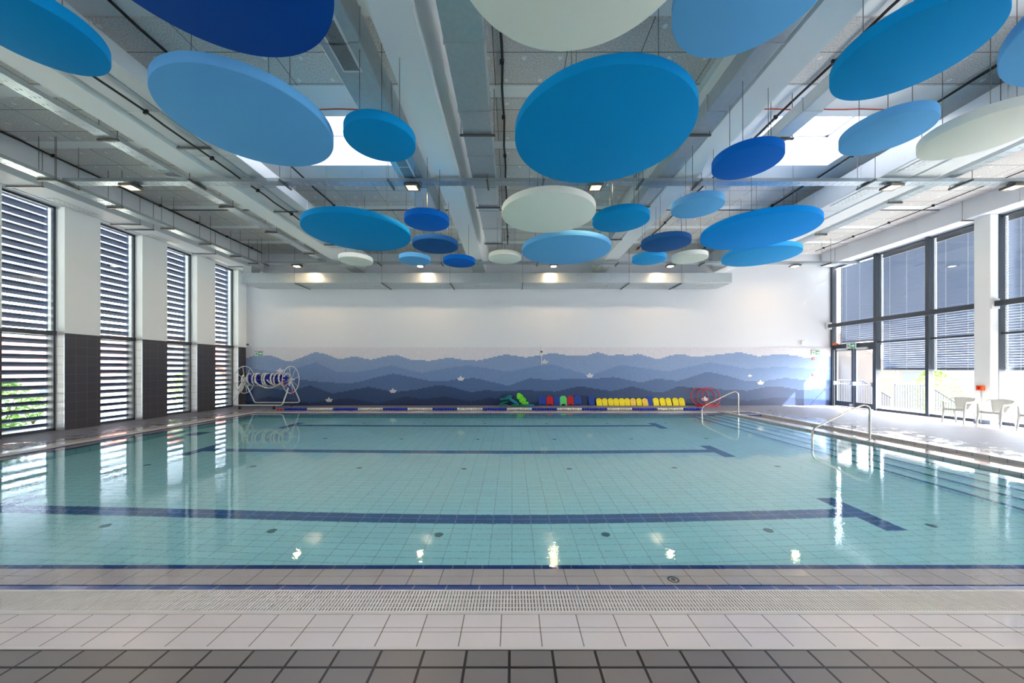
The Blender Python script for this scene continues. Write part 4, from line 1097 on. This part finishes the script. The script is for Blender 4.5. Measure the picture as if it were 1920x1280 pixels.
foam_belt(px(980), 15.5, .05, .38, (.1, 0, .1), FT3, 'sea green swim belt on the floor under the lime floats')
foam_belt(px(993), 15.62, .05, .38, (.1, .05, -.25), FT2, 'turquoise swim belt at the right end of the foam pile')

# ------------------------------------------------------------------ outside
M['ground'] = mat('pale_paving', rgb(200, 198, 192), .8, var=.1, vscale=2)
M['lawn'] = mat('lawn', rgb(196, 198, 176), .9, var=.3, vscale=3)
M['render_wall'] = mat('house_render', rgb(120, 110, 102), .8)
M['render_warm'] = mat('house_render_warm', rgb(160, 124, 100), .8)
M['roof'] = tile_mat('roof_tiles', rgb(150, 90, 76), rgb(120, 70, 60), .25, .35, 'xy', .03, .8, .15)
M['roof_pale'] = tile_mat('pale_roof_tiles', rgb(150, 142, 138), rgb(110, 104, 100), .25, .35, 'xy', .03, .8, .1)
M['win'] = mat('house_window', rgb(30, 46, 72), .4)
M['leaf'] = mat('leaf', rgb(118, 158, 62), .7, var=.4, vscale=6)
M['leaf2'] = mat('leaf_dark', rgb(80, 120, 60), .7, var=.4, vscale=6)
M['bark'] = mat('bark', rgb(90, 70, 52), .9)
g1 = MB().box(14.8, 90, -40, 80, -1.45, -1.4).build('ground', M['ground']); g1['kind'] = 'structure'
M['terrace'] = mat('terrace_paving', rgb(180, 178, 172), .8, var=.08, vscale=2)
g1 = MB().box(14.75, 17.3, -10, 40, -1.39, -.1).build('terrace', M['terrace']); g1['kind'] = 'structure'
g2 = MB().box(-120, -12.5, -40, 90, -.35, -.25).build('lawn', M['lawn']); g2['kind'] = 'structure'
MB().box(-13.6, -12.46, -6, 17, -.25, -.08).build('path', M['ground'])['kind'] = 'structure'
def fence(pts_top, y, zb, label, pitch=.116):
    t = thing('bar_fence', (pts_top[0][0], y, zb[0]), label, 'fence', 'grey bar fences outside the right windows')
    mb = MB(); x = pts_top[0][0]
    def top(x):
        for (a, za), (b, zb_) in zip(pts_top, pts_top[1:]):
            if a <= x <= b: return za+(zb_-za)*(x-a)/(b-a)
        return pts_top[-1][1]
    while x < pts_top[-1][0]:
        zt = top(x); mb.box(x-.02, x+.02, y-.008, y+.008, zt-1.3, zt); x += pitch
    mb.build('bars', M['fbar'], t)
    mb = MB(); mb.tube([(a, y, b) for a, b in pts_top], .03, 8); mb.tube([(a, y, b-1.22) for a, b in pts_top], .02, 8); mb.build('top_rail', M['fbar'], t)
M['fbar'] = mat('fence_paint', rgb(24, 32, 46), .5)
fence([(17.3, .93), (18.75, .93), (20.4, -.1)], 16.0, (0,), 'grey bar fence outside seen through the windows next to the door')
fence([(15.2, 1.1), (17.0, 1.1), (18.4, .25)], 17.2, (0,), 'grey bar fence outside seen through the glass double door')
def house(x0, x1, y0, y1, zb, ze, zr, lab, wm='render_wall', axis='x', wins_=()):
    t = thing('house', ((x0+x1)/2, (y0+y1)/2, zb), lab, 'house')
    mb = MB(); mb.box(x0, x1, y0, y1, zb, ze)
    if axis == 'x': mb.prism([(y0, ze), (y1, ze), ((y0+y1)/2, zr-.1)], 'x', x0, x1)
    else: mb.prism([(x0, ze), (x1, ze), ((x0+x1)/2, zr-.1)], 'y', y0, y1)
    mb.build('walls', M[wm], t)
    r = MB(); e = .5
    if axis == 'x':
        ym = (y0+y1)/2
        for ya, yb in ((y0-e, ym), (y1+e, ym)):
            r.prism([(ya, ze-.25), (yb, zr), (yb, zr+.15), (ya, ze-.08)], 'x', x0-e, x1+e)
    else:
        xm = (x0+x1)/2
        for xa, xb in ((x0-e, xm), (x1+e, xm)):
            r.prism([(xa, ze-.25), (xb, zr), (xb, zr+.15), (xa, ze-.08)], 'y', y0-e, y1+e)
    r.build('roof', M['roof_pale' if x0 > 0 else 'roof'], t)
    for (wx0, wx1, wz0, wz1) in wins_:
        f_ = MB().box(wx0-.06, wx1+.06, y0-.03, y0, wz0-.06, wz1+.06).build('window', M['render_warm'], t)
        MB().box(wx0, wx1, y0-.04, y0-.03, wz0, wz1).build('pane', M['win'], f_)
house(22.8, 44, 21, 30, -1.4, 1.9, 5, 'pale low house with small windows outside, behind the bar fence', wins_=[(23.1, 24.3, .8, 1.5), (26.3, 26.8, .45, 1.15), (27.5, 28, .45, 1.15), (33, 34, .4, 1.2)])
house(15.6, 21.3, 24, 34, -1.4, 3.2, 5.2, 'pale gabled house outside seen through the double door', axis='y', wins_=[])
def hx_(): return None
house(-46, -27, 24, 33, -3, 1.3, 4.2, 'house with red tiled roof outside beyond the near left window', 'render_wall', 'x', [(-40, -38.5, -.6, .5), (-36, -34.5, -.6, .5), (-32, -30.6, -.6, .5)])
house(-40, -24, 36, 46, -3, 1.8, 4.6, 'orange rendered house with tiled roof outside beyond the far left windows', 'render_warm', 'x', [(-37, -35.8, -1, .2), (-33, -31.8, -1, .2), (-29, -27.8, -1, .2)])
house(-70, -48, 18, 28, -3, 2.2, 5.2, 'farthest tiled house outside at the left', 'render_wall', 'x', [(-66, -64, -.5, .8), (-58, -56, -.5, .8)])
def shrub(x, y, z, r, h, n, lab, lm='leaf', grp=None):
    t = thing('shrub', (x, y, z), lab, 'shrub', grp)
    mb = MB(); rnd = random.Random(int(abs(x*100+y*10)))
    for i in range(n):
        a = rnd.uniform(0, 2*PI); rr = r*math.sqrt(rnd.random()); hh = rnd.random(); rr *= math.sin(PI*min(.95, .15+hh*.8))
        c = Vector((x+rr*math.cos(a), y+rr*math.sin(a), z+.1+hh*h)); s = rnd.uniform(.04, .09)
        R_ = Matrix.Rotation(rnd.uniform(0, 6.28), 3, 'Z') @ Matrix.Rotation(rnd.uniform(-1.2, 1.2), 3, 'X')
        q = [c+R_ @ Vector(v) for v in ((-s, 0, 0), (0, -s*.45, .01), (s, 0, 0), (0, s*.45, .01))]
        mb.quad(*[tuple(v) for v in q])
    mb.build('foliage', M[lm], t)
    b = MB()
    for i in range(5):
        a = i*1.26; b.tube([(x, y, z), (x+.3*r*math.cos(a), y+.3*r*math.sin(a), z+h*.4), (x+.6*r*math.cos(a), y+.6*r*math.sin(a), z+h*.8)], [.02, .014, .006], 5)
    b.build('stem', M['bark'], t)
shrub(-15.3, 10.6, -.25, .8, 1.5, 1500, 'leafy shrub outside the left window nearest the camera')
shrub(-16.5, 12.2, -.25, .6, .9, 700, 'low shrub outside the left windows beside the path')
shrub(-15.6, 17.0, -.25, .8, 1.8, 1200, 'tall shrub outside the third left window')
shrub(22.0, 18.5, -1.4, 1.3, 2.9, 3200, 'green bush outside right, in front of the pale low house')
shrub(20.6, 12.0, -1.4, 1.6, 3.3, 3500, 'green bush outside right of the white column', 'leaf2')
